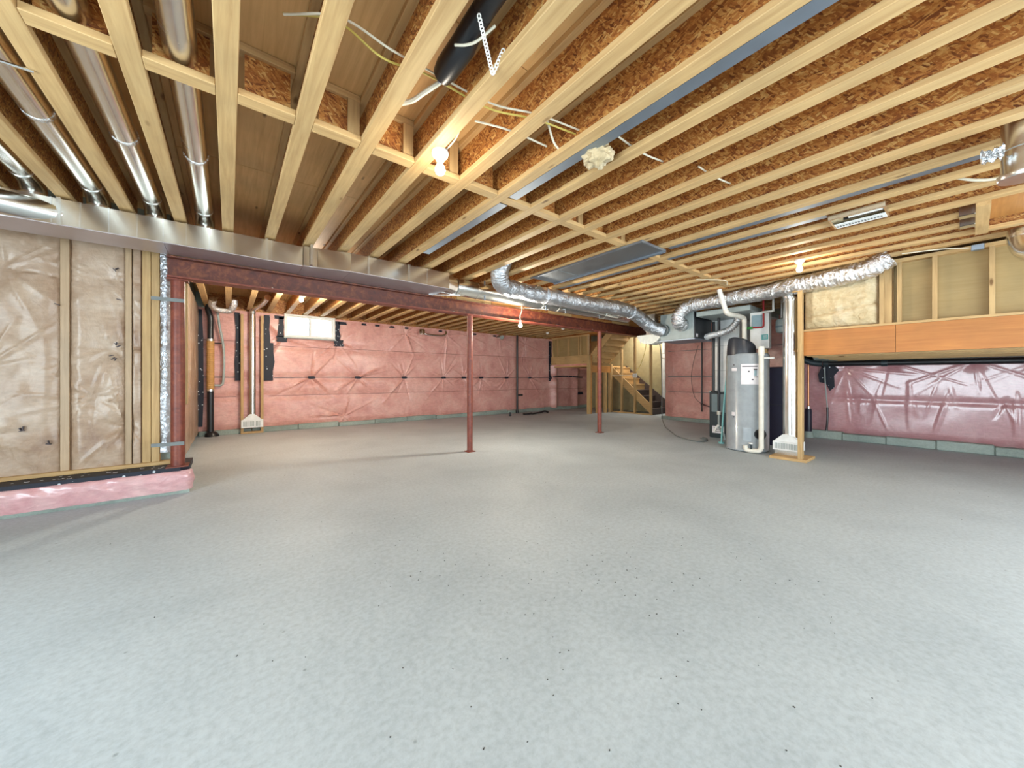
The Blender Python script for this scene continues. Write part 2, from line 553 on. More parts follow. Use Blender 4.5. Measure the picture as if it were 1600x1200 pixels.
MB().box(-.8, WX0, 9.88, 10.1, 0, 3.0).box(WX1, 15.0, 9.88, 10.1, 0, 3.0).box(WX0, WX1, 9.88, 10.1, 0, WZ0).box(WX0, WX1, 9.88, 10.1, WZ1, 3.0).build('foundation', 'footing', wb_)
for i in range(14):
    x0 = -.49 + i * .885
    MB().bev(x0, x0 + .875, 9.74 + .01 * (i % 3), 9.86, 0, .10 + .012 * ((i * 7) % 3), .008).build('footing_block', 'footing', wb_)
def strip(u0, u1, z, wd, y, name, mat, wob=.004, seed=1):
    mb = MB(); n = int((u1 - u0) / .06)
    rnd = random.Random(seed)
    ph = rnd.uniform(0, 9)
    for i in range(n):
        a, b_ = u0 + (u1 - u0) * i / n, u0 + (u1 - u0) * (i + 1) / n
        za, zb = z + wob * math.sin(a * 3 + ph), z + wob * math.sin(b_ * 3 + ph)
        ya, yb = y(a, z), y(b_, z)
        k = len(mb.v)
        mb.v += [(a, ya - .012, za - wd / 2), (b_, yb - .012, zb - wd / 2), (b_, yb - .012, zb + wd / 2), (a, ya - .012, za + wd / 2),
                 (a, ya + .01, za - wd / 2), (b_, yb + .01, zb - wd / 2), (b_, yb + .01, zb + wd / 2), (a, ya + .01, za + wd / 2)]
        mb.f += [(k, k + 1, k + 2, k + 3), (k, k + 4, k + 5, k + 1), (k + 3, k + 2, k + 6, k + 7)]
    return mb.build(name, mat, wb_)
def by(x, z):
    return back((x + .62) / 12.5, (z - .09) / 2.58)[1]
strip(-.48, .12, 1.22, .018, by, 'seam_tape', 'black', seed=2)
strip(.8, 9.55, 1.22, .016, by, 'seam_tape', 'black', seed=3)
strip(-.48, .12, 2.0, .006, by, 'film_crease', 'steel_red', seed=4)
strip(.7, 9.5, 1.94, .008, by, 'film_crease', 'steel_red', seed=5)
strip(-.48, .12, .80, .006, by, 'film_crease', 'steel_red', seed=6)
strip(.7, 11.4, .80, .008, by, 'film_crease', 'steel_red', seed=7)
strip(9.62, 11.4, 1.26, .05, by, 'seam_tape', 'tape', .02, seed=8)
for i, (x, z) in enumerate(anch[:8]):
    MB().prism([(x - .09, by(x, z) - .018, z), (x - .05, by(x, z) - .018, z - .03), (x + .06, by(x, z) - .018, z - .028), (x + .1, by(x, z) - .018, z + .004), (x + .05, by(x, z) - .018, z + .03), (x - .06, by(x, z) - .018, z + .028)], (0, .02, 0)).build('tape_patch', 'tape', wb_)
def patch(x0, x1, z0, z1, y=9.765, n=5, seed=1, par=None, mat='tape'):
    r = random.Random(seed); pts = []
    for i in range(n): pts.append((x0 + r.uniform(-.02, .02), y, z1 - (z1 - z0) * i / (n - 1)))
    for i in range(n): pts.append((x1 + r.uniform(-.02, .02), y, z0 + (z1 - z0) * i / (n - 1)))
    return MB().prism(pts, (0, .02, 0)).build('tape_patch', mat, par or wb_)
patch(.10, .20, 1.15, 2.62, seed=1); patch(.60, .72, 2.0, 2.62, seed=2); patch(.60, .80, 1.15, 2.0, seed=3)
patch(-.50, -.43, .2, 2.62, seed=4)
patch(.80, 1.0, 2.56, 2.63, seed=5); patch(.88, .985, 2.15, 2.6, seed=6); patch(.86, 1.06, 2.04, 2.17, seed=7)
patch(2.08, 2.18, 2.15, 2.62, seed=8); patch(2.06, 2.26, 2.0, 2.16, seed=9); patch(2.15, 2.34, 2.55, 2.62, seed=10)
patch(9.45, 9.6, 1.1, 2.6, seed=16)
patch(10.9, 11.2, .55, .66, 9.62, seed=17)
for i, x in enumerate((2.7, 3.05, 3.45, 3.85, 4.9, 6.1, 6.9)):
    patch(x, x + .12, 2.58, 2.63, seed=20 + i, n=3)
# window
win = thing('window_1', (1.53, 9.85, 2.16), 'small white sliding basement window high in the pink wall', 'window', kind='structure')
def frame(x0, x1, z0, z1, y0, y1, t): return MB().box(x0, x1, y0, y1, z0, z0 + t).box(x0, x1, y0, y1, z1 - t, z1).box(x0, x0 + t, y0, y1, z0 + t, z1 - t).box(x1 - t, x1, y0, y1, z0 + t, z1 - t)
frame(WX0, WX1, WZ0, WZ1, 9.74, 9.92, .035).build('window_frame', 'white', win)
xm = (WX0 + WX1) / 2
for a, b_, y in ((WX0 + .035, xm + .02, 9.80), (xm - .02, WX1 - .035, 9.84)):
    s_ = frame(a, b_, WZ0 + .035, WZ1 - .035, y, y + .03, .028).build('sash', 'white', win)
    MB().box(a + .028, b_ - .028, y + .012, y + .018, WZ0 + .063, WZ1 - .063).build('pane', 'glass', s_)
MB().box(WX0 - .01, WX1 + .01, 9.71, 9.76, WZ0 - .03, WZ0).build('window_sill', 'case_grey', win)

# ---- left insulated wall with curb
LOGO = [(-1.22, 5.17), (-1.16, 5.135), (-.93, 5.23), (-.88, 5.19), (-.70, 5.24), (-1.42, 5.2), (-1.7, 5.16), (-.56, 5.16)]
wl = thing('wall_left', (-1.8, 5.3, 0), 'stud wall of tan fibreglass behind clear film above pink curb', 'wall', kind='structure')
hl = pleats([(-1.0, 2.2), (-.95, 1.5), (-1.7, 1.3), (-1.05, 1.0), (-.85, .7), (-1.6, 2.2), (-1.9, .7), (-2.6, 1.5)], 11, .016, .6)
def lpanel(x0, x1, nm='insulation_film'):
    def fn(u, v):
        x = x0 + u * (x1 - x0); z = .31 + v * 2.385
        e = min(u, 1 - u)
        y = 5.40 - .035 * min(1, e * 6) ** .5 - hl(x, z) - .012 * mnoise.noise(Vector((x * 3, z * 2.2, 0))) - .006 * mnoise.noise(Vector((x * 9, z * 5, 3)))
        return (x, y, z)
    MB().grid(fn, max(8, int((x1 - x0) / .015)), 140).build(nm, 'tan_insulation', wl, True)
lpanel(-3.1, -1.835); lpanel(-1.795, -1.27); lpanel(-1.212, -.84); lpanel(-.795, -.722)
for x0, x1 in ((-1.835, -1.795), (-1.27, -1.212), (-.84, -.795)):
    MB().bev(x0, x1, 5.366, 5.43, .31, 2.695, .003).build('stud', 'stud_film', wl)
for x0, x1, y in ((-.718, -.653, 5.365), (-.648, -.585, 5.355)):
    MB().bev(x0, x1, y, 5.44, .31, 2.695, .003).build('stud', 'lumber_z', wl)
def foilstrip(u, v):
    x = -.582 + u * .088; z = .40 + v * 2.295
    return (x, 5.365 - .02 * math.sin(u * math.pi) - .012 * mnoise.noise(Vector((x * 14, z * 7, 1))), z)
MB().grid(foilstrip, 10, 120).build('foil_strip', 'foil_soft', wl, True)
MB().bev(-3.1, -.495, 5.325, 5.43, .275, .312, .004).build('bottom_plate', 'lumber_x', wl)
MB().box(-3.1, -.51, 5.44, 5.62, 0, 3.0).build('foundation', 'footing', wl)
mk = random.Random(8)
for (x, z, n_) in ((-.873, 2.31, 2), (-.875, 1.55, 3), (-.90, 1.40, 3), (-1.45, .72, 3), (-1.30, .60, 2), (-.86, 2.0, 1), (-1.25, 1.9, 1)):
    for q in range(n_):
        a = mk.uniform(0, 3.1); d = .016; xx, zz = x + mk.uniform(-.02, .02) * (q > 0), z + mk.uniform(-.03, .03) * (q > 0)
        MB().bar((xx * 1.025 - d * math.cos(a), 5.343, zz - d * math.sin(a)), (xx * 1.025 + d * math.cos(a), 5.343, zz + d * math.sin(a)), .006, .03, (0, 1, 0)).build('ink_mark', 'ink', wl)
# pink wrapped curb, front and round the corner
def curb(u, v):
    L = [(-3.1, 5.08), (-.36, 5.08), (-.31, 5.13), (-.31, 5.32)]
    x = -3.1 + u * 2.85
    if x < -.37: px, py, nx, ny = x, 5.08, 0, -1
    else:
        a = min(1, (x + .37) / .12) * math.pi / 2
        px, py, nx, ny = -.37 + .06 * math.sin(a), 5.14 - .06 * math.cos(a), math.sin(a), -math.cos(a)
        if x > -.25: py += (x + .25) * 1.0
    pr = [(0, .03), (.012, .10), (.02, .15), (.014, .20), (.002, .228), (-.012, .238)]
    t = v * (len(pr) - 1); i = min(int(t), len(pr) - 2); t -= i
    off = pr[i][0] * (1 - t) + pr[i + 1][0] * t; z = pr[i][1] * (1 - t) + pr[i + 1][1] * t
    off += .010 * mnoise.noise(Vector((x * 9 + z * 9, z * 12, 2))) + .006 * math.sin(x * 31 + z * 40) * mnoise.noise(Vector((x * 2.5, 0, 7)))
    return (px + nx * off, py + ny * off, z)
MB().grid(curb, 330, 22).build('curb_film', 'pink_curb', wl, True)
MB().prism([(-3.1, 5.088, .222), (-.40, 5.088, .222), (-.332, 5.15, .222), (-.332, 5.62, .222), (-.5, 5.62, .222), (-.5, 5.43, .222), (-3.1, 5.43, .222)], (0, 0, .052)).build('curb_membrane', 'tape', wl)
MB().box(-3.1, -.345, 5.115, 5.435, 0, .222).box(-.505, -.345, 5.435, 5.62, 0, .222).build('curb_core', 'footing', wl)
MB().box(-3.1, -.33, 5.085, 5.12, 0, .032).build('curb_foot', 'footing', wl)
for x, y in LOGO:
    MB().lathe([(.016, 0), (.016, .0015)], (x, y, .2742), 14).build('logo_disc', 'paper', wl)
    MB().lathe([(.011, 0), (.011, .001)], (x, y, .2758), 14).build('logo_centre', 'tape', wl)
# return wall of the back bay
wr = thing('wall_return', (-.36, 7.5, 0), 'short film-covered return wall behind the left red column', 'wall', kind='structure')
hr_ = pleats([(6.2, 1.2), (7.6, 1.2), (9.0, 1.2)], 5, .02, .7)
MB().grid(lambda u, v: (-.50 + hr_(5.46 + u * 4.34, .08 + v * 2.6) + .01 * mnoise.noise(Vector((u * 9, v * 5, 4))), 5.46 + u * 4.34, .08 + v * 2.6), 150, 80).build('insulation_film', 'tan_insulation', wr, True)
MB().box(-.66, -.54, 5.63, 9.86, 0, 3.0).build('foundation', 'footing', wr)
MB().bev(-.50, -.375, 5.58, 5.62, .9, 2.69, .003).build('stud', 'lumber_z', wr)

# ---- right wall (glossy pink) and low ceiling in front of it
wrt = thing('wall_right', (9.5, 0, 0), 'pink insulated wall under glossy wrinkled film at right', 'wall', kind='structure')
rr = random.Random(21)
ridges = []
for i in range(26):
    ridges.append((rr.uniform(-2.4, 1.7), rr.uniform(.45, 1.0), rr.uniform(.12, .45), rr.uniform(-.35, .35), rr.uniform(.012, .03), rr.choice((1, 1, -1)) * rr.uniform(.005, .013)))
hrt = pleats([(-.05, 1.48), (-.75, 1.5), (.9, 1.48), (1.5, 1.4), (-1.5, 1.5)], 9, .011, .95)
def right(u, v):
    y = -2.6 + u * 4.75; z = .13 + v * 1.40
    x = 9.45 - hrt(y, z) - pillow(z, (.80,), .012, .05)
    for (ry, rz, L, sl, wd, a) in ridges:
        dz = z - rz
        if abs(dz) < L:
            x -= a * math.exp(-((y - ry - sl * dz) / wd) ** 2) * (1 - (dz / L) ** 2)
    x -= .006 * mnoise.noise(Vector((0, y * 2.2, z * 2.5)))
    if z < .25: x += .05 * (1 - (z - .13) / .12) ** 2
    return (x, y, z)
MB().grid(right, 300, 90).build('insulation_film', 'pink_gloss', wrt, True)
MB().box(9.52, 9.75, -2.6, 2.15, 0, 3.0).build('foundation', 'footing', wrt)
for i in range(8):
    y0 = -2.6 + i * .59
    MB().bev(9.33 + .012 * (i % 2), 9.52, y0, y0 + .585, 0, .13 + .012 * ((i * 5) % 3), .01).build('footing_block', 'footing', wrt)
MB().prism([(9.43, 1.72, .95), (9.43, 1.78, 1.1), (9.43, 1.88, 1.12), (9.43, 1.9, 1.28), (9.43, 1.84, 1.45), (9.43, 1.66, 1.46), (9.43, 1.58, 1.36), (9.43, 1.66, 1.25), (9.43, 1.65, 1.02)], (-.03, 0, 0)).build('tape_patch', 'tape', wrt)
clw = thing('ceiling_low', (8, -.5, 1.53), 'low timber underside behind the orange header, above glossy pink wall', 'ceiling', kind='structure')
MB().box(6.7, 9.6, -2.6, 1.60, 1.60, 1.63).build('deck', 'plywood', clw)
for i in range(8):
    x = 6.76 + i * .36
    MB().box(x, x + .05, -2.6, 1.58, 1.535, 1.60).build('joist', 'lumber_y', clw)

# ---- bulkhead wall above the orange beam
wk = thing('wall_bulkhead', (6.6, -.5, 1.53), 'stud bulkhead with kraft panels above orange header beam', 'wall', kind='structure')
for y0, y1 in ((-2.6, .573), (.576, 1.50)):
    MB().box(6.60, 6.645, y0, y1, 1.53, 1.875).build('header_beam', 'lvl', wk)
MB().box(6.595, 6.69, -2.6, 1.50, 1.877, 1.905).build('bottom_plate', 'lumber_y', wk)
MB().box(6.595, 6.69, -2.6, .75, 2.655, 2.698).build('top_plate', 'lumber_y', wk)
MB().box(6.595, 6.69, .62, 1.5, 2.59, 2.63).build('top_plate', 'lumber_y', wk)
for y in (.70, .655, .59, .545, .255, -.155, -.56, -.96, -1.4):
    if y == .655: MB().box(6.63, 6.69, .61, .69, 1.905, 2.655).build('stud', 'lumber_z', wk); continue
    if y == .59: continue
    MB().box(6.597, 6.685, y - .02, y + .02, 1.905, 2.655).build('stud', 'lumber_z', wk)
ys = [.60, .257, -.155, -.56, -.96, -1.4, -2.6]
for a, b_ in zip(ys[:-1], ys[1:]):
    MB().box(6.69, 6.70, b_ + .004, a - .004, 1.89, 2.69).build('kraft_panel', 'kraft', wk)
def batt(u, v):
    y = .735 + u * .755; z = 1.905 + v * .69
    e = min(u, 1 - u, v * .8, (1 - v) * .8)
    cr = .03 * math.exp(-((z - 2.07 - .12 * (1 - u)) / .02) ** 2)
    return (6.66 - .10 * min(1, e * 7) ** .5 + cr - .025 * mnoise.noise(Vector((y * 7, z * 7, 2))) - .012 * mnoise.noise(Vector((y * 20, z * 20, 5))), y, z)
MB().grid(batt, 50, 44).build('insulation_batt', 'batt', wk, True)
MB().box(6.70, 6.74, .6, 1.5, 1.88, 2.69).build('sheathing', 'plywood', wk)

# ---- mid wall behind the furnace, corridor beyond the stairs
wm = thing('wall_middle', (10.2, 4, 0), 'pale pink film-covered wall left of furnace', 'wall', kind='structure')
hm = pleats([(5.3, 1.25), (3.4, 1.25), (2.6, 1.9)], 15, .02, .7)
def mid(u, v):
    y = 2.16 + u * 3.44; z = .08 + v * 2.6
    x = 10.12 - hm(y, z) - pillow(z, (1.25, .81), .03, .1) - .012 * mnoise.noise(Vector((y * 2, z * 2, 9)))
    if y > 5.3: x += .10 * ((y - 5.3) / .3) ** 2
    return (x, y, z)
MB().grid(mid, 120, 90).build('insulation_film', 'pink', wm, True)
MB().box(10.24, 10.5, 2.15, 5.6, 0, 3.0).box(9.52, 10.5, 2.0, 2.15, 0, 3.0).build('foundation', 'footing', wm)
MB().box(10.02, 10.24, 2.16, 5.62, 0, .09).build('footing_block', 'footing', wm)
for z, wd in ((1.25, .02), (.81, .01), (1.98, .01)):
    MB().box(10.095 - (0.0), 10.16, 2.2, 5.45, z - wd / 2, z + wd / 2).build('seam_tape', 'cable_grey', wm)
wf = thing('wall_corridor', (14.5, 7.5, 0), 'far orange-red insulated wall seen past the stairs', 'wall', kind='structure')
MB().grid(lambda u, v: (14.3 + .02 * mnoise.noise(Vector((u * 9, v * 8, 1))) + pillow(.15 + v * 2.0, (1.25, .8), -.02, .06), 5.6 + u * 4.2, .15 + v * 2.0), 60, 60).build('insulation_film', 'pink', wf, True)
MB().box(14.4, 14.6, 5.5, 9.9, 0, 3.0).build('foundation', 'footing', wf)
MB().box(14.2, 14.3, 5.6, 9.8, 2.15, 2.5).build('header_beam', 'lumber_y', wf)
MB().box(14.25, 14.3, 5.6, 9.8, 1.22, 1.27).build('seam_tape', 'black', wf)
tag(MB().box(10.24, 14.6, 5.4, 5.6, 0, 3.0).build('wall_corridor_side', 'drywall'), 'plain side wall of the corridor beyond the furnace', 'wall', kind='structure')

# ---- walls behind the camera with the glazed doors
wq = thing('wall_rear', (3, -2.7, 0), 'plain wall with wide glazed doors behind the viewer', 'wall', kind='structure')
MB().box(-3.3, .1, -2.8, -2.6, 0, 3.0).box(6.3, 9.75, -2.8, -2.6, 0, 3.0).box(.1, 6.3, -2.8, -2.6, 2.35, 3.0).build('panel', 'drywall', wq)
wj = thing('wall_patio', (-3.2, 1, 0), 'plain end wall with patio door left of the viewer', 'wall', kind='structure')
MB().box(-3.3, -3.1, -2.6, -1.7, 0, 3.0).box(-3.3, -3.1, 2.9, 5.4, 0, 3.0).box(-3.3, -3.1, -1.7, 2.9, 2.35, 3.0).build('panel', 'drywall', wj)
d1 = thing('door_1', (-3.2, .6, 0), 'white framed sliding patio door left of the viewer', 'door', kind='structure')
for y0, y1 in ((-1.7, -.17), (-.17, 1.36), (1.36, 2.9)):
    MB().box(-3.25, -3.15, y0, y0 + .06, 0, 2.35).box(-3.25, -3.15, y1 - .06, y1, 0, 2.35).box(-3.25, -3.15, y0 + .06, y1 - .06, 2.25, 2.35).box(-3.25, -3.15, y0 + .06, y1 - .06, 0, .09).build('door_frame', 'white', d1)
d2 = thing('door_2', (3.2, -2.7, 0), 'white framed glazed doors behind the viewer', 'door', kind='structure')
for i in range(4):
    x0, x1 = .1 + i * 1.55, 1.65 + i * 1.55
    MB().box(x0, x0 + .06, -2.75, -2.65, 0, 2.35).box(x1 - .06, x1, -2.75, -2.65, 0, 2.35).box(x0 + .06, x1 - .06, -2.75, -2.65, 2.25, 2.35).box(x0 + .06, x1 - .06, -2.75, -2.65, 0, .09).build('door_frame', 'white', d2)

# ================================================================== STAIRS
st = thing('staircase', (11, 7.2, 0), 'rough wooden basement staircase turning back at a landing', 'staircase')
RZ, RN = .2, .2
for i in range(8):
    y = 6.4 + i * RN; z = (i + 1) * RZ
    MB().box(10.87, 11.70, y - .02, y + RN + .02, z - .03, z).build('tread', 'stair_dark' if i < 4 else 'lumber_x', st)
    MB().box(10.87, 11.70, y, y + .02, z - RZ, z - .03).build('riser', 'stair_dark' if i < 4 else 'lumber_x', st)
def stringer(x0, x1, ya, za, yb, zb, d, mat='lumber_y'):
    return MB().prism([(x0, ya, za), (x0, yb, zb), (x0, yb, zb + d), (x0, ya, za + d)], (x1 - x0, 0, 0)).build('stringer', mat, st)
stringer(10.82, 10.865, 6.42, .02, 7.98, 1.34, .30)
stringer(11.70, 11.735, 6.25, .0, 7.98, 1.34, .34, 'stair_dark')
MB().box(9.62, 11.7, 7.98, 9.68, 1.60, 1.64).build('landing', 'plywood', st)
stringer(9.66, 9.705, 7.98, 1.70, 6.92, 2.78, .30)
stringer(10.68, 10.725, 7.98, 1.70, 6.92, 2.78, .30)
for i in range(6):
    y = 7.92 - i * .185; z = 1.84 + i * .19
    MB().box(9.71, 10.675, y - .20, y, z + .05, z + .08).build('tread', 'lumber_x', st)
    MB().box(9.71, 10.675, y - .02, y, z - .11, z + .05).build('riser', 'lumber_x', st)
MB().box(9.55, 10.75, 7.93, 7.975, 1.40, 1.62).build('landing_header', 'lvl_x', st)
for x, y in ((9.92, 7.88), (10.35, 7.88), (10.62, 7.88)):
    MB().box(x - .045, x + .045, y - .045, y + .045, 0, 1.40 if y < 8 else 1.6).build('post', 'lumber_z', st)
# stud partition beside the lower flight
ws = thing('wall_stair', (10.77, 7.2, 0), 'open stud partition beside the lower stair flight', 'wall', kind='structure')
MB().box(10.72, 10.81, 6.36, 8.0, 0, .04).build('bottom_plate', 'lumber_y', ws)
MB().box(10.72, 10.81, 6.30, 7.0, 2.60, 2.66).build('top_plate', 'lumber_y', ws)
for y, z1 in ((6.40, 2.6), (6.98, 2.6), (7.5, 2.2), (7.93, 1.7)):
    MB().box(10.72, 10.81, y - .03, y + .02, .04, z1).build('stud', 'lumber_z', ws)
MB().box(11.76, 11.80, 6.55, 9.7, 0, 2.72).build('drywall_sheet', 'blue_board', ws)
MB().box(11.74, 11.82, 6.46, 6.55, 0, 2.72).build('end_stud', 'drywall', ws)
sb = thing('switch_box', (10.68, 6.93, 1.25), 'white electrical box on stud beside the stairs', 'electrical box')
MB().bev(10.655, 10.72, 6.86, 7.0, 1.22, 1.36, .006).build('housing', 'white', sb)
MB().tube(spline([(10.69, 6.93, 1.36), (10.70, 6.90, 1.45), (10.74, 6.78, 1.6), (10.76, 6.6, 2.1), (10.76, 6.55, 2.6)]), .008, 6).build('cable', 'cable_yellow', sb, True)
MB().tube([(10.70, 7.9, 1.3), (10.70, 7.0, 1.3)], .007, 6).build('cable', 'cable_white', sb, True)
# framing above the back right corner
wt = thing('wall_alcove', (9.55, 8.9, 1.7), 'small framed bulkhead with header and post left of stairs', 'wall', kind='structure')
MB().box(9.50, 9.59, 7.95, 9.70, 1.70, 1.95).build('header_beam', 'lumber_y', wt)
MB().box(9.50, 9.59, 7.95, 9.70, 1.95, 1.99).build('bottom_plate', 'lumber_y', wt)
MB().box(9.50, 9.59, 7.95, 9.70, 2.63, 2.69).build('top_plate', 'lumber_y', wt)
for y in (9.62, 9.38, 8.85, 8.36, 8.28, 7.98):
    MB().box(9.50, 9.59, y - .022, y + .022, 1.99, 2.63).build('stud', 'lumber_z', wt)
MB().box(9.595, 9.605, 7.96, 9.68, 1.99, 2.66).build('kraft_panel', 'kraft', wt)
MB().box(9.44, 9.54, 7.86, 7.945, 0, 1.98).build('post', 'lumber_z', wt)
MB().box(9.545, 9.61, 7.86, 7.92, 0, 1.98).build('post', 'lvl_x', wt)

# ================================================================== STEEL
bm = thing('steel_beam', (3, 5.1, 2.235), 'long rusty red primed steel beam carrying the joists', 'beam')
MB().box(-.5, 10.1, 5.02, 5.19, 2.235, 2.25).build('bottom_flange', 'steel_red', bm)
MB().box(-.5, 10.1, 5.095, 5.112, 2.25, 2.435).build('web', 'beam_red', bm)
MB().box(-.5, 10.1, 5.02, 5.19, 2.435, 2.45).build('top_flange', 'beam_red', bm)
for x in (.4, 1.6, 2.8, 3.3, 4.2, 5.1, 5.8, 6.2, 6.7):
    MB().lathe([(.012, 0), (.012, .012)], (x, 5.06, 2.2505), 8).build('bolt', 'galv', bm)
def post(x, y, r, z0, z1, label):
    t = thing('steel_post', (x, y, z0), label, 'post', 'red steel support posts')
    MB().lathe([(r, .012), (r, (z1 - z0) - .012)], (x, y, z0), 28).build('tube', 'steel_red', t, True)
    MB().box(x - r * 1.5, x + r * 1.5, y - r * 1.5, y + r * 1.5, z0, z0 + .012).build('base_plate', 'steel_red', t)
    MB().box(x - .085, x + .085, y - .075, y + .075, z1 - .012, z1).build('cap_plate', 'steel_red', t)
    return t
post(3.10, 5.06, .046, 0, 2.235, 'slim red steel post in mid-floor, nearer of the two free-standing posts')
post(6.43, 5.0 + .05, .046, 0, 2.235, 'slim red steel post farther off, in front of the stairs')
c0 = post(-.425, 5.16, .058, .274, 2.235, 'thick red steel column against the tan insulated wall')
for z in (.52, 2.01):
    MB().box(-.62, -.37, 5.088, 5.10, z - .018, z + .018).build('strap', 'cable_grey', c0)

# ================================================================== DUCTWORK
dt = thing('supply_duct', (0, 4.75, 2.46), 'long rectangular galvanised duct below the joists, in front of beam', 'duct')
xs = [-3.05, -2.6, -2.15, -1.75, -1.39, -1.14, -1.09, -.986, -.822, -.651, -.481, -.322, -.154, .03, .277, .355, .65]
for a, b_ in zip(xs[:-1], xs[1:]):
    mb = MB().box(a + .001, b_ - .001, 4.62, 4.99, 2.465, 2.675)
    mb.build('duct_section', 'galv_duct', dt)
for a, b_ in ((-3.05, -1.75), (-1.748, -.482), (-.48, .65)):
    MB().box(a, b_, 4.618, 5.035, 2.457, 2.464).build('bottom_sheet', 'galv_pan', dt)
for poly_ in ([(.652, 4.60), (.79, 4.583), (1.129, 4.508), (1.129, 5.035), (.652, 5.035)], [(1.131, 4.508), (2.43, 4.518), (2.43, 5.035), (1.131, 5.035)]):
    MB().prism([(x, y, 2.455) for x, y in poly_], (0, 0, .007)).build('bottom_sheet', 'galv_pan', dt)
# transition and forward run
def seg(x0, x1, ya, yb):
    return MB().prism([(x0, ya, 2.463), (x1, yb, 2.463), (x1, 4.99, 2.463), (x0, 4.99, 2.463)], (0, 0, .214)).build('duct_section', 'galv_duct', dt)
seg(.652, .79, 4.60, 4.585); seg(.792, 1.129, 4.585, 4.51); seg(1.131, 1.335, 4.51, 4.515); seg(1.337, 1.845, 4.52, 4.52); seg(1.847, 2.43, 4.52, 4.52)
for x in xs[1:-1] + [1.13, 2.1]:
    yf = 4.616 if x < .6 else 4.514
    MB().box(x - .004, x + .004, yf, 4.7, 2.463, 2.679).build('standing_seam', 'galv', dt)
for x in (-1.10, .316, .72, 1.335, 1.846):
    MB().box(x - .012, x + .012, 4.612 if x < .6 else 4.507, 4.993, 2.458, 2.684).build('slip_cleat', 'galv', dt)
# square-to-round end
n_ = 16
mb = MB()
sq = []; rd = []
for k in range(16):
    a = 2 * math.pi * k / 16 + math.pi / 4
    c_, s_ = math.cos(a), math.sin(a); q = max(abs(c_), abs(s_))
    sq.append((2.432, 4.755 + .235 * c_ / q, 2.57 + .107 * s_ / q)); rd.append((2.62, 4.72 + .125 * c_, 2.555 + .125 * s_))
mb.v = sq + rd
mb.f = [(k, (k + 1) % 16, 16 + (k + 1) % 16, 16 + k) for k in range(16)] + [tuple(range(15, -1, -1))]
mb.build('square_to_round_fitting', 'galv', dt, True)
# round extension
rdx = thing('round_duct', (4.8, 4.72, 2.43), 'round galvanised duct running along the red beam toward furnace', 'duct')
MB().tube([(2.63, 4.72, 2.555), (6.95, 4.72, 2.555)], .125, 28).build('pipe', 'galv', rdx, True)
for x in (2.66, 2.72, 3.0, 4.35, 4.75, 6.1):
    MB().tube([(x - .012, 4.72, 2.555), (x + .012, 4.72, 2.555)], .130, 28).build('seam_ring', 'galv', rdx, True)
for x in (3.1, 4.4, 4.9, 5.9):
    MB().box(x - .012, x + .012, 4.62, 4.628, 2.40, 2.70).build('hanger_strap', 'galv_blue', rdx)
# tie rods across the duct bottom
for x0, y0, x1, y1 in ((2.35, 5.0, 2.72, 4.60), (4.0, 5.0, 4.45, 4.62)):
    MB().tube([(x0, y0, 2.45 if x0 < 3 else 2.46), (x1, y1, 2.42)], .008, 6).build('hanger_rod', 'galv', rdx, True)
# branch ducts in the left joist bays
for i, k in enumerate((-1, -2, -3, -4)):
    x = jx(k) + SP / 2
    lb = ['round galvanised branch duct nearest the middle of the ceiling', 'round galvanised branch duct, second from the middle of the ceiling', 'round galvanised branch duct, third from the middle of the ceiling', 'round galvanised branch duct farthest left, cut by the picture edge'][i]
    t = thing('branch_duct', (x, 3, 2.76), lb, 'duct', 'branch ducts above the trunk')
    path = [(x, -2.5, 2.815), (x, 4.55, 2.815)]
    MB().tube(path, .068, 22).build('pipe', 'galv', t, True)
    MB().tube(spline([(x, 4.50, 2.815), (x, 4.66, 2.80), (x, 4.74, 2.75), (x, 4.75, 2.68)], 6), .074, 22).build('elbow', 'galv', t, True)
    MB().tube([(x, 4.75, 2.676), (x, 4.75, 2.70)], .09, 22).build('collar', 'galv', t, True)
    for y in (.9, 3.45):
        MB().tube([(x, y - .014, 2.815), (x, y + .014, 2.815)], .072, 22).build('joint_ring', 'foil', t, True)
# round wye joining the trunk at far left
MB().tube([(-2.7, 4.20, 2.56), (-1.06, 4.73, 2.56)], .10, 26).build('wye_pipe', 'galv', dt, True)
MB().tube([(-2.02, 4.42, 2.56), (-1.99, 4.43, 2.56)], .106, 26).build('wye_collar', 'galv', dt, True)

# foil flexible ducts
def flex(name, pts, r, label, mat='foil', rib=.05, amp=.06, n=22, cap=True):
    sp = spline(pts, 26)
    L = 0; rs = []
    for i, p in enumerate(sp):
        if i: L += (p - sp[i - 1]).length
        rs.append(r * (1 + amp * math.sin(2 * math.pi * L / rib) + .07 * mnoise.noise(Vector((L * 4, 1, 2)))))
    return sp, rs
fa = thing('foil_flex_duct', (5, 4.25, 2.4), 'foil-jacketed flexible duct hanging from joists in front of round duct', 'duct', 'foil flexible ducts')
sp, rs = flex('a', [(3.07, 4.02, 2.93), (3.02, 4.12, 2.72), (3.16, 4.22, 2.56), (3.6, 4.27, 2.545), (4.3, 4.27, 2.545), (5.1, 4.2, 2.535), (5.9, 4.12, 2.53), (6.35, 4.12, 2.47), (6.75, 4.05, 2.28), (6.98, 3.88, 2.16)], .125, '', rib=.035, amp=.018)
MB().tube(sp, rs, 40).crumple(.013, 11).build('jacket', 'foil_soft', fa, True)
for i in (95, 172):
    MB().tube([sp[i], sp[i + 1]], .138, 24).build('clamp_band', 'foil', fa, True)
fb = thing('foil_flex_duct', (6.6, 2, 2.4), 'bright foil flexible duct running from ventilator along bulkhead ceiling', 'duct', 'foil flexible ducts')
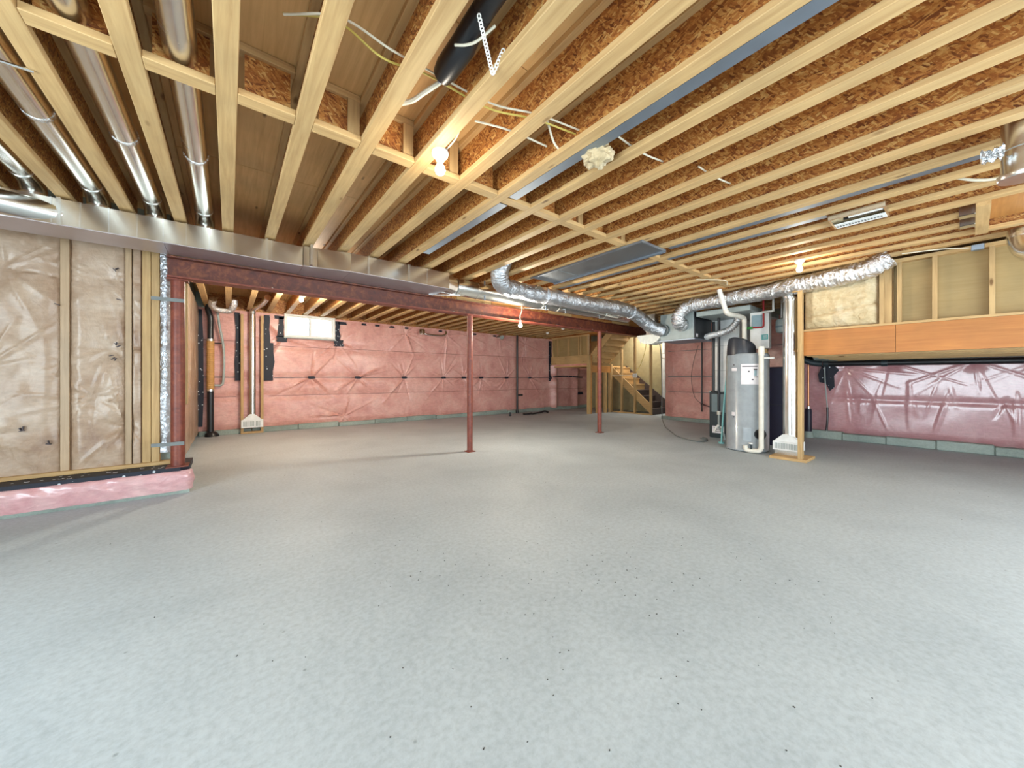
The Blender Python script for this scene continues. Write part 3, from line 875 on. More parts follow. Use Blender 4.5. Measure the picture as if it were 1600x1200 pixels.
sp, rs = flex('b', [(6.97, 3.47, 2.24), (6.82, 3.46, 2.27), (6.76, 3.42, 2.42), (6.78, 3.25, 2.56), (6.74, 2.9, 2.565), (6.68, 2.5, 2.56), (6.6, 1.95, 2.555), (6.47, 1.45, 2.555), (6.42, 1.05, 2.565), (6.40, .78, 2.60), (6.40, .60, 2.70)], .122, '', rib=.045, amp=.04)
MB().tube(sp, rs, 40).crumple(.016, 13).build('jacket', 'foil', fb, True)
MB().tube([sp[118], sp[119]], .132, 24).build('clamp_band', 'galv', fb, True)
MB().tube([sp[196], sp[197]], .130, 24).build('clamp_band', 'galv', fb, True)
fc = thing('flex_hose', (7.5, 2.9, 2.2), 'ribbed aluminium hose looping beside the black ventilator side', 'hose')
sp, rs = flex('c', [(7.45, 3.22, 2.02), (7.30, 3.05, 2.03), (7.22, 2.85, 2.05), (7.2, 2.68, 2.12), (7.25, 2.6, 2.25), (7.35, 2.64, 2.36), (7.5, 2.72, 2.40)], .055, '', rib=.035, amp=.16)
MB().tube(sp, rs, 18).build('ribbed_wall', 'foil', fc, True)

# sheet metal panel and strips between joists
pn = thing('pan_sheet', (3.75, 3.1, 2.69), 'dull grey sheet metal pan closing a joist bay', 'sheet metal')
MB().box(3.515, 3.985, 2.2, 4.02, 2.688, 2.694).build('sheet', 'panel_grey', pn)
MB().box(3.515, 3.985, 3.50, 3.506, 2.684, 2.688).build('seam', 'cable_grey', pn)
MB().box(3.505, 3.52, 2.2, 4.02, 2.672, 2.694).build('edge_lip', 'galv_blue', pn)
MB().box(3.98, 4.02, 2.2, 4.02, 2.668, 2.694).build('edge_lip', 'galv_blue', pn)
MB().box(3.5, 4.0, 2.185, 2.2, 2.672, 2.697).build('edge_lip', 'galv_blue', pn)
def mstrip(x0, x1, y0, y1, label):
    t = thing('metal_strip', ((x0 + x1) / 2, (y0 + y1) / 2, 2.7), label, 'sheet metal', 'metal strips along joists')
    MB().box(x0, x1, y0, y1, 2.702, 2.708).build('flat', 'galv_blue', t)
    MB().box(x1 - .005, x1, y0, y1, 2.708, 2.745).build('lip', 'lumber_y', t)
mstrip(1.822, 1.905, -2.3, 2.36, 'blue-grey metal strip along the joist beside fibreglass tuft')
mstrip(1.822, 1.905, 2.49, 4.05, 'blue-grey metal strip along the joist, between blocking and trunk duct')
mstrip(3.965, 4.045, -2.3, 2.15, 'grey metal strip running on from the grey pan toward right edge')
mstrip(4.32, 4.40, .82, 2.36, 'grey metal strip ending at the slotted register')
mstrip(4.32, 4.40, 2.49, 4.25, 'grey metal strip right of the grey pan, beyond blocking')

# slotted register
rg = thing('ceiling_register', (4.51, .63, 2.66), 'rectangular white slotted metal register between ceiling joists', 'register')
MB().box(4.36, 4.375, .44, .81, 2.655, 2.70).box(4.645, 4.66, .44, .81, 2.655, 2.70).box(4.375, 4.645, .44, .455, 2.655, 2.70).box(4.375, 4.645, .795, .81, 2.655, 2.70).build('housing', 'galv', rg)
MB().box(4.375, 4.645, .455, .795, 2.69, 2.698).build('back_plate', 'batt', rg)
pl = MB().box(4.53, 4.645, .455, .795, 2.652, 2.66).build('slotted_plate', 'white_metal', rg)
for i in range(15):
    y = .48 + i * .021
    MB().box(4.57, 4.605, y, y + .011, 2.649, 2.6525).build('slot', 'cable_grey', pl)
MB().tube([(4.43, .46, 2.675), (4.43, .68, 2.675)], .018, 10).build('damper_blade', 'white', rg, True)
MB().box(4.455, 4.47, .46, .72, 2.66, 2.69).build('channel', 'black', rg)

# drop pipe and elbow at right edge
dp = thing('drop_pipe', (3.75, -.19, 2.4), 'galvanised round duct stub dropping from joists at upper right', 'duct')
MB().lathe([(.095, 0), (.10, .01), (.10, .03), (.085, .035), (.082, .17), (.088, .175), (.088, .19), (.082, .195), (.082, .42)], (3.74, -.20, 2.40), 28).build('pipe', 'galv', dp, True)
def scrap(u, v):
    return (3.56 + u * .12 + .02 * mnoise.noise(Vector((u * 5, v * 5, 0))), -.13 + v * .09, 2.56 + .04 * mnoise.noise(Vector((u * 7, v * 7, 3))) - .02 * u)
MB().grid(scrap, 14, 14).build('foil_scrap', 'foil', dp, True)
el = thing('duct_elbow', (6.25, -.36, 2.4), 'galvanised duct elbow at right edge below the bulkhead top', 'duct')
MB().tube(spline([(6.25, -.34, 2.69), (6.24, -.34, 2.58), (6.2, -.37, 2.47), (6.1, -.45, 2.40)], 6), .105, 24).build('elbow', 'galv', el, True)
MB().tube([(6.247, -.34, 2.62), (6.247, -.34, 2.65)], .112, 24).build('seam_ring', 'galv', el, True)
cb = thing('clip_box', (6.35, -.05, 2.57), 'small grey metal box fixed to joist side near bulkhead', 'electrical box')
MB().bev(6.31, 6.37, -.10, -.01, 2.58, 2.64, .004).build('housing', 'galv_blue', cb)
MB().tube(spline([(6.34, .0, 2.62), (6.33, .2, 2.66), (6.33, .5, 2.69)]), .006, 6).build('cable', 'cable_white', cb, True)

# ================================================================== LAMPS
def lamp(x, y, z, label, lit=True, power=14, s=1.0):
    t = thing('ceiling_lamp', (x, y, z), label, 'lamp', 'bare ceiling bulbs')
    MB().lathe([(.055 * s, 0), (.056 * s, -.012 * s), (.05 * s, -.03 * s), (.034 * s, -.042 * s), (.026 * s, -.06 * s)], (x, y, z), 24).build('lampholder', 'white', t, True)
    if lit:
        MB().lathe([(.013 * s, -.055 * s), (.017 * s, -.075 * s), (.030 * s, -.10 * s), (.034 * s, -.12 * s), (.029 * s, -.14 * s), (.014 * s, -.152 * s)], (x, y, z), 18).build('bulb', 'bulb', t, True)
        l = bpy.data.lights.new('bulb_light', 'POINT'); l.energy = power; l.color = (1, .90, .74); l.shadow_soft_size = .06
        lo = bpy.data.objects.new('bulb_light', l); COL.objects.link(lo)
        lo.location = (x, y, z - .2 * s)
    return t
lamp(1.10, 2.17, 2.70, 'lit bare bulb in white holder on nearest joist by blocking', power=6)
lamp(5.68, 1.33, 2.70, 'lit bare bulb in white holder above the bulkhead at right', power=10)
lamp(1.0, 7.28, 2.70, 'lit bare bulb above the basement window', power=92)
lamp(7.83, 7.5, 2.70, 'unlit white lampholder in far back ceiling, nearer the stairs', False)
lamp(8.2, 8.55, 2.70, 'unlit white lampholder at far back wall above black pipe', False)
hb_ = thing('hanging_bulb', (3.96, 4.8, 2.1), 'lit bulb dangling on a white cord below round duct', 'lamp')
MB().tube(spline([(3.99, 4.80, 2.47), (3.985, 4.8, 2.36), (3.95, 4.8, 2.28), (3.955, 4.8, 2.19)]), .010, 8).build('cord', 'cable_white', hb_, True)
MB().lathe([(.02, .06), (.024, .03), (.02, 0)], (3.957, 4.8, 2.14), 14).build('socket', 'white', hb_, True)
MB().lathe([(.014, .03), (.030, .0), (.034, -.02), (.028, -.042), (.012, -.052)], (3.957, 4.8, 2.13), 16).build('bulb', 'bulb', hb_, True)
l = bpy.data.lights.new('bulb_light', 'POINT'); l.energy = 74; l.color = (1, .90, .74); l.shadow_soft_size = .05
lo = bpy.data.objects.new('bulb_light', l); COL.objects.link(lo); lo.location = (3.957, 4.8, 2.03)

# ================================================================== CEILING SERVICES
bp = thing('drain_pipe', (.88, 0, 2.78), 'black plastic drain pipe in joist bay at top middle', 'pipe')
MB().tube([(.885, -2.5, 2.83), (.885, 1.36, 2.83)], .048, 20).build('pipe', 'black', bp, True)
MB().tube([(.885, 1.34, 2.83), (.885, 1.42, 2.825), (.885, 1.5, 2.80), (.885, 1.66, 2.80), (.885, 1.72, 2.80), (.885, 1.735, 2.80)], [.050, .052, .060, .060, .050, .02], 20).build('end_wrap', 'black', bp, True)
MB().tube([(.885, 1.735, 2.79), (.885, 1.75, 2.79)], .018, 12).build('end_stub', 'galv_blue', bp, True)
MB().tube(spline([(.83, 1.49, 2.76), (.87, 1.45, 2.755), (.9, 1.40, 2.755), (.95, 1.33, 2.80)]), .006, 6).build('wire_tie', 'cable_white', bp, True)
ch = thing('strap_chain', (1, 1.4, 2.7), 'white perforated plastic strap dangling from black drain pipe', 'strap')
def links(a, b_, n):
    a, b_ = Vector(a), Vector(b_)
    for i in range(n):
        p = a.lerp(b_, (i + .5) / n); d = (b_ - a) / n * .62
        s = d.cross(Vector((F0.x, F0.y, .3))).normalized() * .0075
        pts = [p + d * math.cos(t * math.pi / 4) + s * math.sin(t * math.pi / 4) for t in range(9)]
        MB().tube(pts, .0032, 5, False).build('link', 'white', ch, True)
F0 = Vector((.618, .786, 0))
links((.84, 1.30, 2.76), (1.005, 1.43, 2.675), 16)
links((1.005, 1.43, 2.675), (1.02, 1.36, 2.755), 7)
def cable(pts, r, mat, label, par=None):
    o = MB().tube(spline(pts, 8), r, 7).build('cable', mat, None, True)
    return tag(o, label, 'cable', 'loose electrical cables')
cable([(.2, 1.98, 2.90), (.40, 1.80, 2.87), (.62, 1.74, 2.80), (.85, 1.78, 2.84), (1.2, 1.72, 2.80), (1.45, 1.60, 2.78), (1.8, 1.55, 2.80)], .0055, 'cable_white', 'white cable sagging across joists past the black pipe end')
cable([(.2, 2.0, 2.92), (.40, 1.84, 2.88), (.60, 1.80, 2.79), (.84, 1.80, 2.83), (1.2, 1.75, 2.79), (1.45, 1.63, 2.77), (1.8, 1.58, 2.79)], .0055, 'cable_yellow', 'yellow cable sagging across joists past the black pipe end')
cable([(.89, 1.76, 2.79), (.84, 1.85, 2.765), (.80, 1.93, 2.75), (.72, 2.02, 2.745)], .013, 'cable_white', 'thick white tube leaving the end of the black drain pipe')
cable([(1.12, 2.17, 2.702), (1.15, 2.05, 2.75), (1.13, 1.9, 2.80), (1.14, 1.72, 2.84)], .006, 'cable_white', 'thin white wire feeding the nearest lampholder')
cable([(1.2, 1.9, 2.80), (1.4, 1.80, 2.77), (1.7, 1.78, 2.78)], .006, 'cable_white', 'short white cable between joists right of nearest bulb')
cable([(1.55, 1.62, 2.80), (1.72, 1.70, 2.74), (1.9, 1.66, 2.72)], .007, 'cable_white', 'white cable ending at the fibreglass tuft')
cable([(2.0, 1.42, 2.78), (2.25, 1.40, 2.76), (2.5, 1.38, 2.78)], .006, 'cable_white', 'white cable crossing a joist bay right of fibreglass tuft')
cable([(2.75, 1.25, 2.78), (2.95, 1.22, 2.76), (3.2, 1.2, 2.78)], .006, 'cable_white', 'short white cable crossing bay, midway to the register')
cable([(4.4, .06, 2.74), (4.4, -.03, 2.685), (4.4, -.13, 2.655), (4.4, -.24, 2.67), (4.4, -.42, 2.75)], .010, 'cable_white', 'white cable curving below the drop pipe at upper right')
cable([(5.55, 2.55, 2.69), (5.9, 2.3, 2.685), (6.28, 2.40, 2.69)], .006, 'cable_white', 'thin cable stapled along joists above the water heater')
cable([(-1.6, 2.7, 2.66), (-1.2, 2.72, 2.67), (-.9, 2.78, 2.675), (-.75, 2.82, 2.695)], .008, 'galv', 'shiny thin wire across joists at far upper left')
tf = MB()
def tuft(u, v):
    a = u * 2 * math.pi; b_ = (v - .5) * math.pi
    r = .085 * (1 + .45 * mnoise.noise(Vector((math.cos(a) * 2.2 * math.cos(b_), math.sin(a) * 2.2 * math.cos(b_), math.sin(b_) * 2.2 + 4))) + .2 * mnoise.noise(Vector((math.cos(a) * 7, math.sin(a) * 7, v * 9))))
    return (1.95 + r * math.cos(a) * math.cos(b_), 1.55 + 1.15 * r * math.sin(a) * math.cos(b_), 2.70 + .8 * r * math.sin(b_))
tag(tf.grid(tuft, 40, 24).build('insulation_tuft', 'batt', None, True), 'cream fibreglass tuft stuffed in a joist bay', 'insulation')

# ================================================================== BACK BAY OBJECTS
rsL = thing('return_stack', (.39, 9.65, 0), 'galvanised wall duct with white grille in wood frame by window', 'duct', 'wall duct stacks with grilles')
for x in (.218, .573):
    MB().bev(x - .025, x + .025, 9.66, 9.75, .04, 2.58, .003).build('stud', 'lumber_z', rsL)
MB().bev(.193, .598, 9.66, 9.75, 0, .04, .003).build('bottom_plate', 'lumber_x', rsL)
MB().lathe([(.06, 0), (.06, 2.3)], (.40, 9.70, .40), 22).build('pipe', 'galv', rsL, True)
MB().prism([(.225, 9.64, .30), (.565, 9.64, .30), (.43, 9.64, .42), (.36, 9.64, .42)], (0, .1, 0)).build('boot', 'white_metal', rsL)
gr = MB().box(.20, .59, 9.61, 9.65, .13, .30).build('grille', 'white_metal', rsL)
for i in range(13):
    MB().box(.235 + i * .025, .248 + i * .025, 9.607, 9.6105, .16, .27).build('slot', 'case_grey', gr)
MB().tube(spline([(.40, 9.70, 2.62), (.42, 9.62, 2.72), (.55, 9.2, 2.78), (.60, 8.6, 2.80)]), .06, 18).build('elbow', 'galv', rsL, True)
ap = thing('vent_stack', (-.30, 9.6, 0), 'black drain stack with tan ribbed sleeve in back left corner', 'pipe')
MB().tube(spline([(-.52 + .2, 9.55, 2.69), (-.46 + .12, 9.62, 2.62), (-.303, 9.68, 2.45), (-.303, 9.68, 2.2), (-.303, 9.68, 2.0)], 6), .05, 18).build('upper_pipe', 'black', ap, True)
MB().lathe([(.06 + (.006 if i % 2 else 0), i * .021) for i in range(51)], (-.303, 9.68, .94), 18).build('tan_sleeve', 'tan_pipe', ap)
MB().lathe([(.055, 0), (.055, .86)], (-.303, 9.68, .08), 18).build('lower_pipe', 'black', ap, True)
MB().lathe([(.12, 0), (.11, .05), (.06, .10)], (-.28, 9.67, 0), 18).build('base_boot', 'black', ap, True)
for z in (.95, 1.99):
    MB().lathe([(.068, 0), (.068, .04)], (-.303, 9.68, z - .02), 18).build('clamp', 'galv', ap, True)
px_ = thing('water_tube', (-.1, 9.66, 1.0), 'grey plastic water tube bent beside the black stack', 'pipe')
MB().tube(spline([(-.20, 9.60, 2.66), (-.16, 9.66, 2.3), (-.10, 9.70, 1.9), (-.085, 9.70, 1.5), (-.10, 9.70, 1.15), (-.13, 9.70, 1.06), (-.25, 9.70, 1.05)]), .022, 12).build('tube', 'case_grey', px_, True)
MB().tube([(-.25, 9.70, 1.93), (-.10, 9.70, 1.93)], .012, 8).build('bracket', 'black', px_, True)
cf = thing('corner_flex_duct', (-.2, 9.2, 2.6), 'short foil duct bent like a U in back left corner', 'duct')
MB().tube(spline([(-.24, 9.0, 2.72), (-.26, 9.12, 2.62), (-.16, 9.2, 2.56), (0, 9.2, 2.56), (.06, 9.15, 2.64), (.08, 9.1, 2.78)]), .062, 18).build('jacket', 'foil', cf, True)
ov = thing('oval_duct', (-.1, 5.6, 2.34), 'shiny flat duct just behind red beam near left column', 'duct')
MB().bev(-.33, .9, 5.45, 5.72, 2.36, 2.44, .02).build('duct', 'galv', ov, True)
MB().box(-.2, -.17, 5.44, 5.73, 2.44, 2.70).build('hanger_strap', 'lumber_z', ov)
# dryer-type vent bits along the back wall top
vb = thing('wall_vent', (4.4, 9.6, 2.45), 'galvanised vent elbow with pipe at top of pink wall', 'vent')
MB().tube(spline([(4.35, 9.78, 2.52), (4.35, 9.66, 2.50), (4.42, 9.6, 2.46), (4.62, 9.62, 2.45), (4.95, 9.64, 2.46), (5.08, 9.66, 2.52), (5.1, 9.7, 2.60)]), .028, 12).build('pipe', 'galv', vb, True)
MB().lathe([(.09, 0), (.09, .12), (.06, .16)], (4.32, 9.66, 2.44), 18).build('housing', 'galv', vb, True)
vc = thing('wall_vent', (7.1, 9.6, 2.45), 'small round galvanised vent cap on pink wall near black pipe', 'vent')
MB().tube([(7.12, 9.78, 2.56), (7.12, 9.60, 2.56)], .085, 18).build('cap', 'galv', vc, True)
MB().tube([(7.12, 9.60, 2.56), (7.12, 9.57, 2.56)], .06, 18).build('flange', 'case_grey', vc, True)
bs = thing('waste_pipe', (7.79, 9.62, 0), 'tall slim black waste pipe standing against pink wall', 'pipe')
MB().lathe([(.036, 0), (.036, 2.68)], (7.79, 9.62, 0), 16).build('pipe', 'black', bs, True)
MB().tube([(7.79, 9.62, .62), (7.98, 9.56, .62)], .03, 12).build('branch', 'black', bs, True)
MB().lathe([(.05, 0), (.05, .10)], (7.79, 9.62, 0), 16).build('coupling', 'black', bs, True)
tag(MB().tube(spline([(7.55, 9.0, .03), (7.6, 8.9, .035), (7.8, 8.88, .05), (7.9, 8.95, .03), (8.3, 9.05, .03), (8.5, 9.0, .07), (8.62, 8.95, .03)]), .03, 10).build('floor_stub', 'black', None, True), 'black plumbing stub lying on floor by the pink wall', 'pipe')
tag(MB().lathe([(.04, 0), (.045, .02), (.03, .09), (.03, .12)], (7.0, 9.0, 0), 14).build('pipe_stub', 'black', None, True), 'small black capped pipe stub rising from floor', 'pipe')

# ================================================================== MECHANICAL CORNER
# heat recovery ventilator
hv = thing('ventilator_unit', (7.37, 3.6, 1.95), 'grey ventilator box with black side hung below joists', 'ventilator')
MB().bev(7.0, 7.74, 3.27, 3.95, 1.97, 2.50, .01).build('case', 'case_grey', hv)
MB().bev(7.01, 7.73, 3.25, 3.27, 1.975, 2.495, .006).build('side_panel', 'black', hv)
MB().box(6.98, 7.75, 3.24, 3.97, 1.95, 1.97).build('bottom_lip', 'galv_blue', hv)
for y, z in ((3.47, 2.24), (3.86, 2.18)):
    MB().tube([(6.94, y, z), (7.0, y, z)], .115, 22).build('port_collar', 'cable_grey', hv, True)
MB().box(7.06, 7.13, 3.245, 3.25, 2.0, 2.06).build('rating_label', 'paper', hv)
for x, y in ((7.05, 3.3), (7.68, 3.3), (7.05, 3.9), (7.68, 3.9)):
    MB().box(x - .012, x + .012, y - .002, y + .002, 2.50, 2.705).build('hanger_strap', 'galv', hv)
# white jacketed elbow under the round duct end
wd_ = thing('white_duct_end', (7.05, 4.25, 1.9), 'white ribbed half-round duct jacket beside ventilator', 'duct')
prf = []
for k in range(13):
    a = math.pi + math.pi * k / 12
    prf.append((6.98 + .0, 4.2 + .27 * math.cos(a), 2.12 + .20 * math.sin(a)))
MB().prism(prf, (.3, 0, 0)).build('jacket', 'white_drum', wd_, True)
for k in range(1, 7):
    y = 4.2 - .27 + k * .077
    MB().box(6.974, 6.98, y - .004, y + .004, 1.94, 2.11).build('rib', 'white', wd_)
MB().box(7.05, 7.2, 4.1, 4.3, 2.12, 2.56).build('neck', 'galv', wd_)
# furnace and plenum
fu = thing('furnace', (8.0, 3.0, 0), 'blue-grey furnace cabinet half hidden behind the water heater', 'furnace')
MB().bev(7.72, 8.45, 2.72, 3.29, 0, .92, .01).build('cabinet', 'furnace_dark', fu)
MB().bev(7.70, 7.72, 2.78, 3.24, .52, .88, .004).build('upper_panel', 'furnace_grey', fu)
MB().bev(7.70, 7.72, 2.78, 3.24, .06, .48, .004).build('lower_panel', 'furnace_dark', fu)
MB().box(7.71, 8.45, 2.72, 3.29, .92, .945).build('top_trim', 'case_grey', fu)
MB().box(7.695, 7.70, 3.0, 3.22, .10, .24).build('rating_label', 'paper', fu)
for i in range(3): MB().box(7.693, 7.695, 3.02, 3.19, .125 + i * .035, .135 + i * .035).build('print_line', 'ink', fu)
MB().box(7.78, 8.4, 2.76, 3.25, .945, 2.45).build('plenum', 'white_metal', fu)
for z in (1.35, 1.85): MB().box(7.775, 7.78, 2.76, 3.25, z, z + .006).build('plenum_seam', 'case_grey', fu)
MB().bev(6.95, 8.45, 2.30, 3.2, 2.36, 2.45, .008).build('return_duct', 'case_grey', fu)
bp1 = thing('black_pipe', (7.55, 3.13, .95), 'black vertical pipe left of the white plenum', 'pipe', 'black pipes by the furnace')
MB().lathe([(.028, 0), (.028, 1.38)], (7.60, 3.16, .945), 14).build('pipe', 'black', bp1, True)
MB().box(7.55, 7.75, 3.13, 3.19, .925, .95).build('foot', 'black', bp1)
bp2 = thing('black_pipe', (7.4, 2.98, .4), 'black vertical pipe in front of the white plenum', 'pipe', 'black pipes by the furnace')
MB().lathe([(.024, 0), (.024, 1.9)], (7.42, 2.985, .55), 14).build('pipe', 'black', bp2, True)
MB().tube(spline([(7.42, 2.985, .56), (7.42, 2.985, .3), (7.45, 2.97, .2), (7.5, 2.93, .12), (7.52, 2.92, .02)]), .018, 10).build('tail', 'case_grey', bp2, True)
MB().lathe([(.034, 0), (.034, .07)], (7.42, 2.985, .50), 12).build('coupling', 'pvc', bp2, True)
MB().tube(spline([(7.42, 2.985, .3), (7.4, 3.02, .25), (7.38, 3.05, .17)]), .022, 10).build('valve', 'white', bp2, True)
aq = thing('aqua_tube', (7.3, 2.78, 0), 'thin aqua tube running down left side of water heater', 'tube')
MB().tube(spline([(7.13, 2.66, 1.48), (7.2, 2.74, 1.4), (7.22, 2.80, .9), (7.16, 2.82, .3), (7.12, 2.82, .02)]), .016, 10).build('tube', 'aqua', aq, True)
MB().lathe([(.05, 0), (.05, .03)], (7.12, 2.82, 0), 14).build('foot', 'aqua', aq, True)
MB().lathe([(.022, 0), (.022, .05)], (7.11, 2.65, 1.46), 10).build('valve', 'copper', aq, True)
gl = thing('gas_pipe', (10.0, 4.45, .3), 'thin black gas pipe with tee on the pale pink wall', 'pipe')
MB().lathe([(.018, 0), (.018, 2.1)], (10.0, 4.45, .30), 12).build('pipe', 'black', gl, True)
MB().tube([(10.0, 4.45, .50), (9.2, 3.9, .50)], .016, 10).build('branch', 'black', gl, True)
MB().lathe([(.03, 0), (.03, .06)], (10.0, 4.45, .47), 12).build('tee', 'black', gl, True)
MB().tube(spline([(10.02, 4.55, 2.1), (9.98, 4.65, 1.7), (9.98, 4.72, 1.2), (9.95, 4.62, .7), (9.9, 4.4, .5)]), .006, 6).build('wire', 'black', gl, True)
# water heater
cx, cy, R0 = 6.88, 2.32, .31
wh = thing('water_heater', (cx, cy, 0), 'tall grey enamel tank water heater with black sloped top', 'water heater')
MB().lathe([(R0 - .02, 0), (R0 + .004, .02), (R0 + .004, .05), (R0, .055), (R0, 1.58), (R0 - .01, 1.60), (R0 - .03, 1.612)], (cx, cy, 0), 64).build('tank', 'grey_enamel', wh, True)
# sloped hood
rt = Vector((.786, -.618, 0))          # toward the relief pipe
hc = Vector((cx, cy, 0)) - rt * .10
mbh = MB(); n = 40
for lev, (rad, zz, tilt) in enumerate(((.215, 1.585, 0), (.215, 1.62, 0), (.205, 1.74, .02), (.185, 1.81, .06), (.15, 1.835, .055), (.02, 1.84, 0))):
    for k in range(n):
        a = 2 * math.pi * k / n
        d = Vector((math.cos(a), math.sin(a), 0))
        mbh.v.append((hc.x + rad * d.x, hc.y + rad * d.y, zz - tilt * d.dot(rt)))
for lev in range(5):
    for k in range(n):
        j = (k + 1) % n
        mbh.f.append((lev * n + k, lev * n + j, lev * n + n + j, lev * n + n + k))
mbh.f.append(tuple(5 * n + k for k in range(n)))
mbh.build('hood', 'dark_cap', wh, True)
def onwh(ang, z, r=R0):
    """point on the tank; ang in degrees from the viewer-facing direction, positive to the right"""
    base = math.atan2(-cy, -cx)
    a = base + math.radians(ang)
    return Vector((cx + r * math.cos(a), cy + r * math.sin(a), z))
def curved(a0, a1, z0, z1, r, name, mat, parent):
    mb = MB(); m = 10
    for k in range(m + 1):
        a = a0 + (a1 - a0) * k / m
        for rr_ in (r, R0 - .002):
            for z in (z0, z1): mb.v.append(tuple(onwh(a, z, rr_)))
    for k in range(m):
        b0, b1 = k * 4, k * 4 + 4
        mb.f += [(b0, b1, b1 + 1, b0 + 1), (b0 + 1, b1 + 1, b1 + 3, b0 + 3), (b0, b0 + 2, b1 + 2, b1)]
    e = m * 4
    mb.f += [(0, 1, 3, 2), (e, e + 2, e + 3, e + 1)]
    return mb.build(name, mat, parent, True)
sheet = curved(-16, 32, 1.10, 1.43, R0 + .004, 'instruction_sheet', 'paper', wh)
curved(-13, 26, 1.385, 1.398, R0 + .006, 'print_line', 'ink', sheet)
curved(17, 24, 1.24, 1.33, R0 + .006, 'tank_drawing', 'screen', sheet)
curved(16, 25, 1.33, 1.35, R0 + .006, 'tank_drawing_top', 'ink', sheet)
curved(17, 27, 1.215, 1.225, R0 + .006, 'print_line', 'ink', sheet)
curved(11, 16, 1.17, 1.19, R0 + .006, 'print_mark', 'ink', sheet)
curved(2, 6, 1.30, 1.32, R0 + .006, 'print_mark', 'ink', sheet)
curved(-44, -28, 1.32, 1.37, R0 + .003, 'small_label', 'paper', wh)
curved(-44, -34, .58, .64, R0 + .003, 'small_label', 'paper', wh)
for z in (1.41, .55): curved(-38, -35, z, z + .02, R0 + .004, 'screw_cap', 'ink', wh)
curved(-12, 10, .19, .40, R0 + .008, 'access_panel', 'grey_enamel', wh)
curved(-9, 7, .21, .38, R0 + .012, 'panel_inset', 'grey_enamel', wh)
p0, p1 = onwh(33, .30, R0 - .02), onwh(33, .30, R0 + .03)
MB().tube([p0, p1], .085, 26).build('burner_cover', 'black', wh, True)
p2 = onwh(33, .30, R0 + .034)
MB().tube([p1, p2], .03, 14).build('burner_knob', 'red', wh, True)
a_, b_ = onwh(8, .125, R0 - .02), onwh(8, .125, R0 + .07)
MB().tube([a_, b_], .016, 10).tube([b_, b_ - Vector((0, 0, .05))], .014, 10).build('drain_valve', 'furnace_dark', wh, True)
MB().lathe([(.03, 0), (.03, .02)], (a_.x * .5 + b_.x * .5, a_.y * .5 + b_.y * .5, .145), 12).build('valve_knob', 'white', wh, True)
curved(-65, -62, .0, 1.6, R0 + .003, 'jacket_seam', 'case_grey', wh)
# condensate / relief pipe on its right
rp = thing('relief_pipe', (6.6, 2.02, 0), 'cream plastic pipe running down the front of the water heater', 'pipe')
Q0 = Vector((6.60, 2.03, 0))
MB().tube(spline([Q0 + Vector((.2, .06, 1.66)), Q0 + Vector((.1, .03, 1.66)), Q0 + Vector((.02, .0, 1.65)), Q0 + Vector((0, 0, 1.58))], 6), .034, 16).build('top_elbow', 'pvc', rp, True)
MB().tube([Q0 + Vector((0, 0, 1.6)), Q0 + Vector((0, 0, .09))], .036, 18).build('riser', 'pvc', rp, True)
MB().tube([Q0 + Vector((0, 0, 1.70)), Q0 + Vector((0, 0, 1.56))], .044, 18).build('tee', 'pvc', rp, True)
MB().tube(spline([Q0 + Vector((0, 0, .12)), Q0 + Vector((-.005, .02, .06)), Q0 + Vector((-.02, .07, .045)), Q0 + Vector((-.04, .17, .045)), Q0 + Vector((-.045, .20, .06)), Q0 + Vector((-.045, .205, .12))], 6), .036, 16).build('trap', 'pvc', rp, True)
MB().tube([Q0 + Vector((0, 0, 1.52)), Q0 + Vector((.16, -.12, 1.52))], .016, 10).build('side_branch', 'white', rp, True)
# vent pipe from hood to ceiling
vp = thing('flue_pipe', (6.75, 2.5, 1.86), 'white plastic flue pipe slanting from heater hood up to joists', 'pipe')
MB().tube([(7.03, 2.416, 1.612), (7.03, 2.416, 2.21)], .036, 16).build('lower_run', 'pvc', vp, True)
MB().tube(spline([(7.03, 2.416, 2.19), (7.0, 2.425, 2.245), (6.85, 2.46, 2.27), (6.62, 2.495, 2.275), (6.53, 2.505, 2.30), (6.515, 2.52, 2.34)], 6), .040, 16).build('elbow', 'pvc', vp, True)
MB().tube([(6.52, 2.515, 2.32), (6.47, 2.60, 2.69)], .037, 16).build('upper_run', 'white', vp, True)
MB().box(6.38, 6.56, 2.52, 2.70, 2.69, 2.70).build('ceiling_flange', 'lvl_x', vp)
# wall controller with pipes on a mounting post
cn = thing('control_unit', (7.35, 2.28, 1.8), 'white boxed controller with teal sticker behind water heater', 'controller')
MB().bev(7.30, 7.42, 2.13, 2.42, 1.72, 2.36, .008).build('housing', 'white_metal', cn)
MB().bev(7.285, 7.30, 2.23, 2.39, 2.09, 2.31, .006).build('screen', 'screen', cn)
MB().box(7.294, 7.30, 2.145, 2.24, 1.87, 1.96).build('sticker', 'teal', cn)
for i in range(3): MB().box(7.291, 7.294, 2.155, 2.22, 1.89 + i * .022, 1.897 + i * .022).build('print_line', 'paper', cn)
MB().box(7.43, 7.50, 2.20, 2.34, 0, 2.36).build('mounting_post', 'lumber_z', cn)
rpi = thing('red_pipe', (7.26, 2.2, 2.0), 'bright red water pipe in front of the controller', 'pipe')
MB().tube(spline([(7.26, 2.2, 2.69), (7.26, 2.2, 2.3), (7.26, 2.2, 2.12), (7.26, 2.215, 2.09), (7.26, 2.25, 2.085), (7.26, 2.36, 2.09)], 8), .014, 10).build('tube', 'red', rpi, True)
MB().tube([(7.26, 2.36, 2.09), (7.26, 2.46, 2.09)], .022, 10).build('valve', 'green', rpi, True)
wp = thing('white_pipe', (7.25, 2.0, 2.3), 'thin white pipe with right angle bend beside the red pipe', 'pipe')
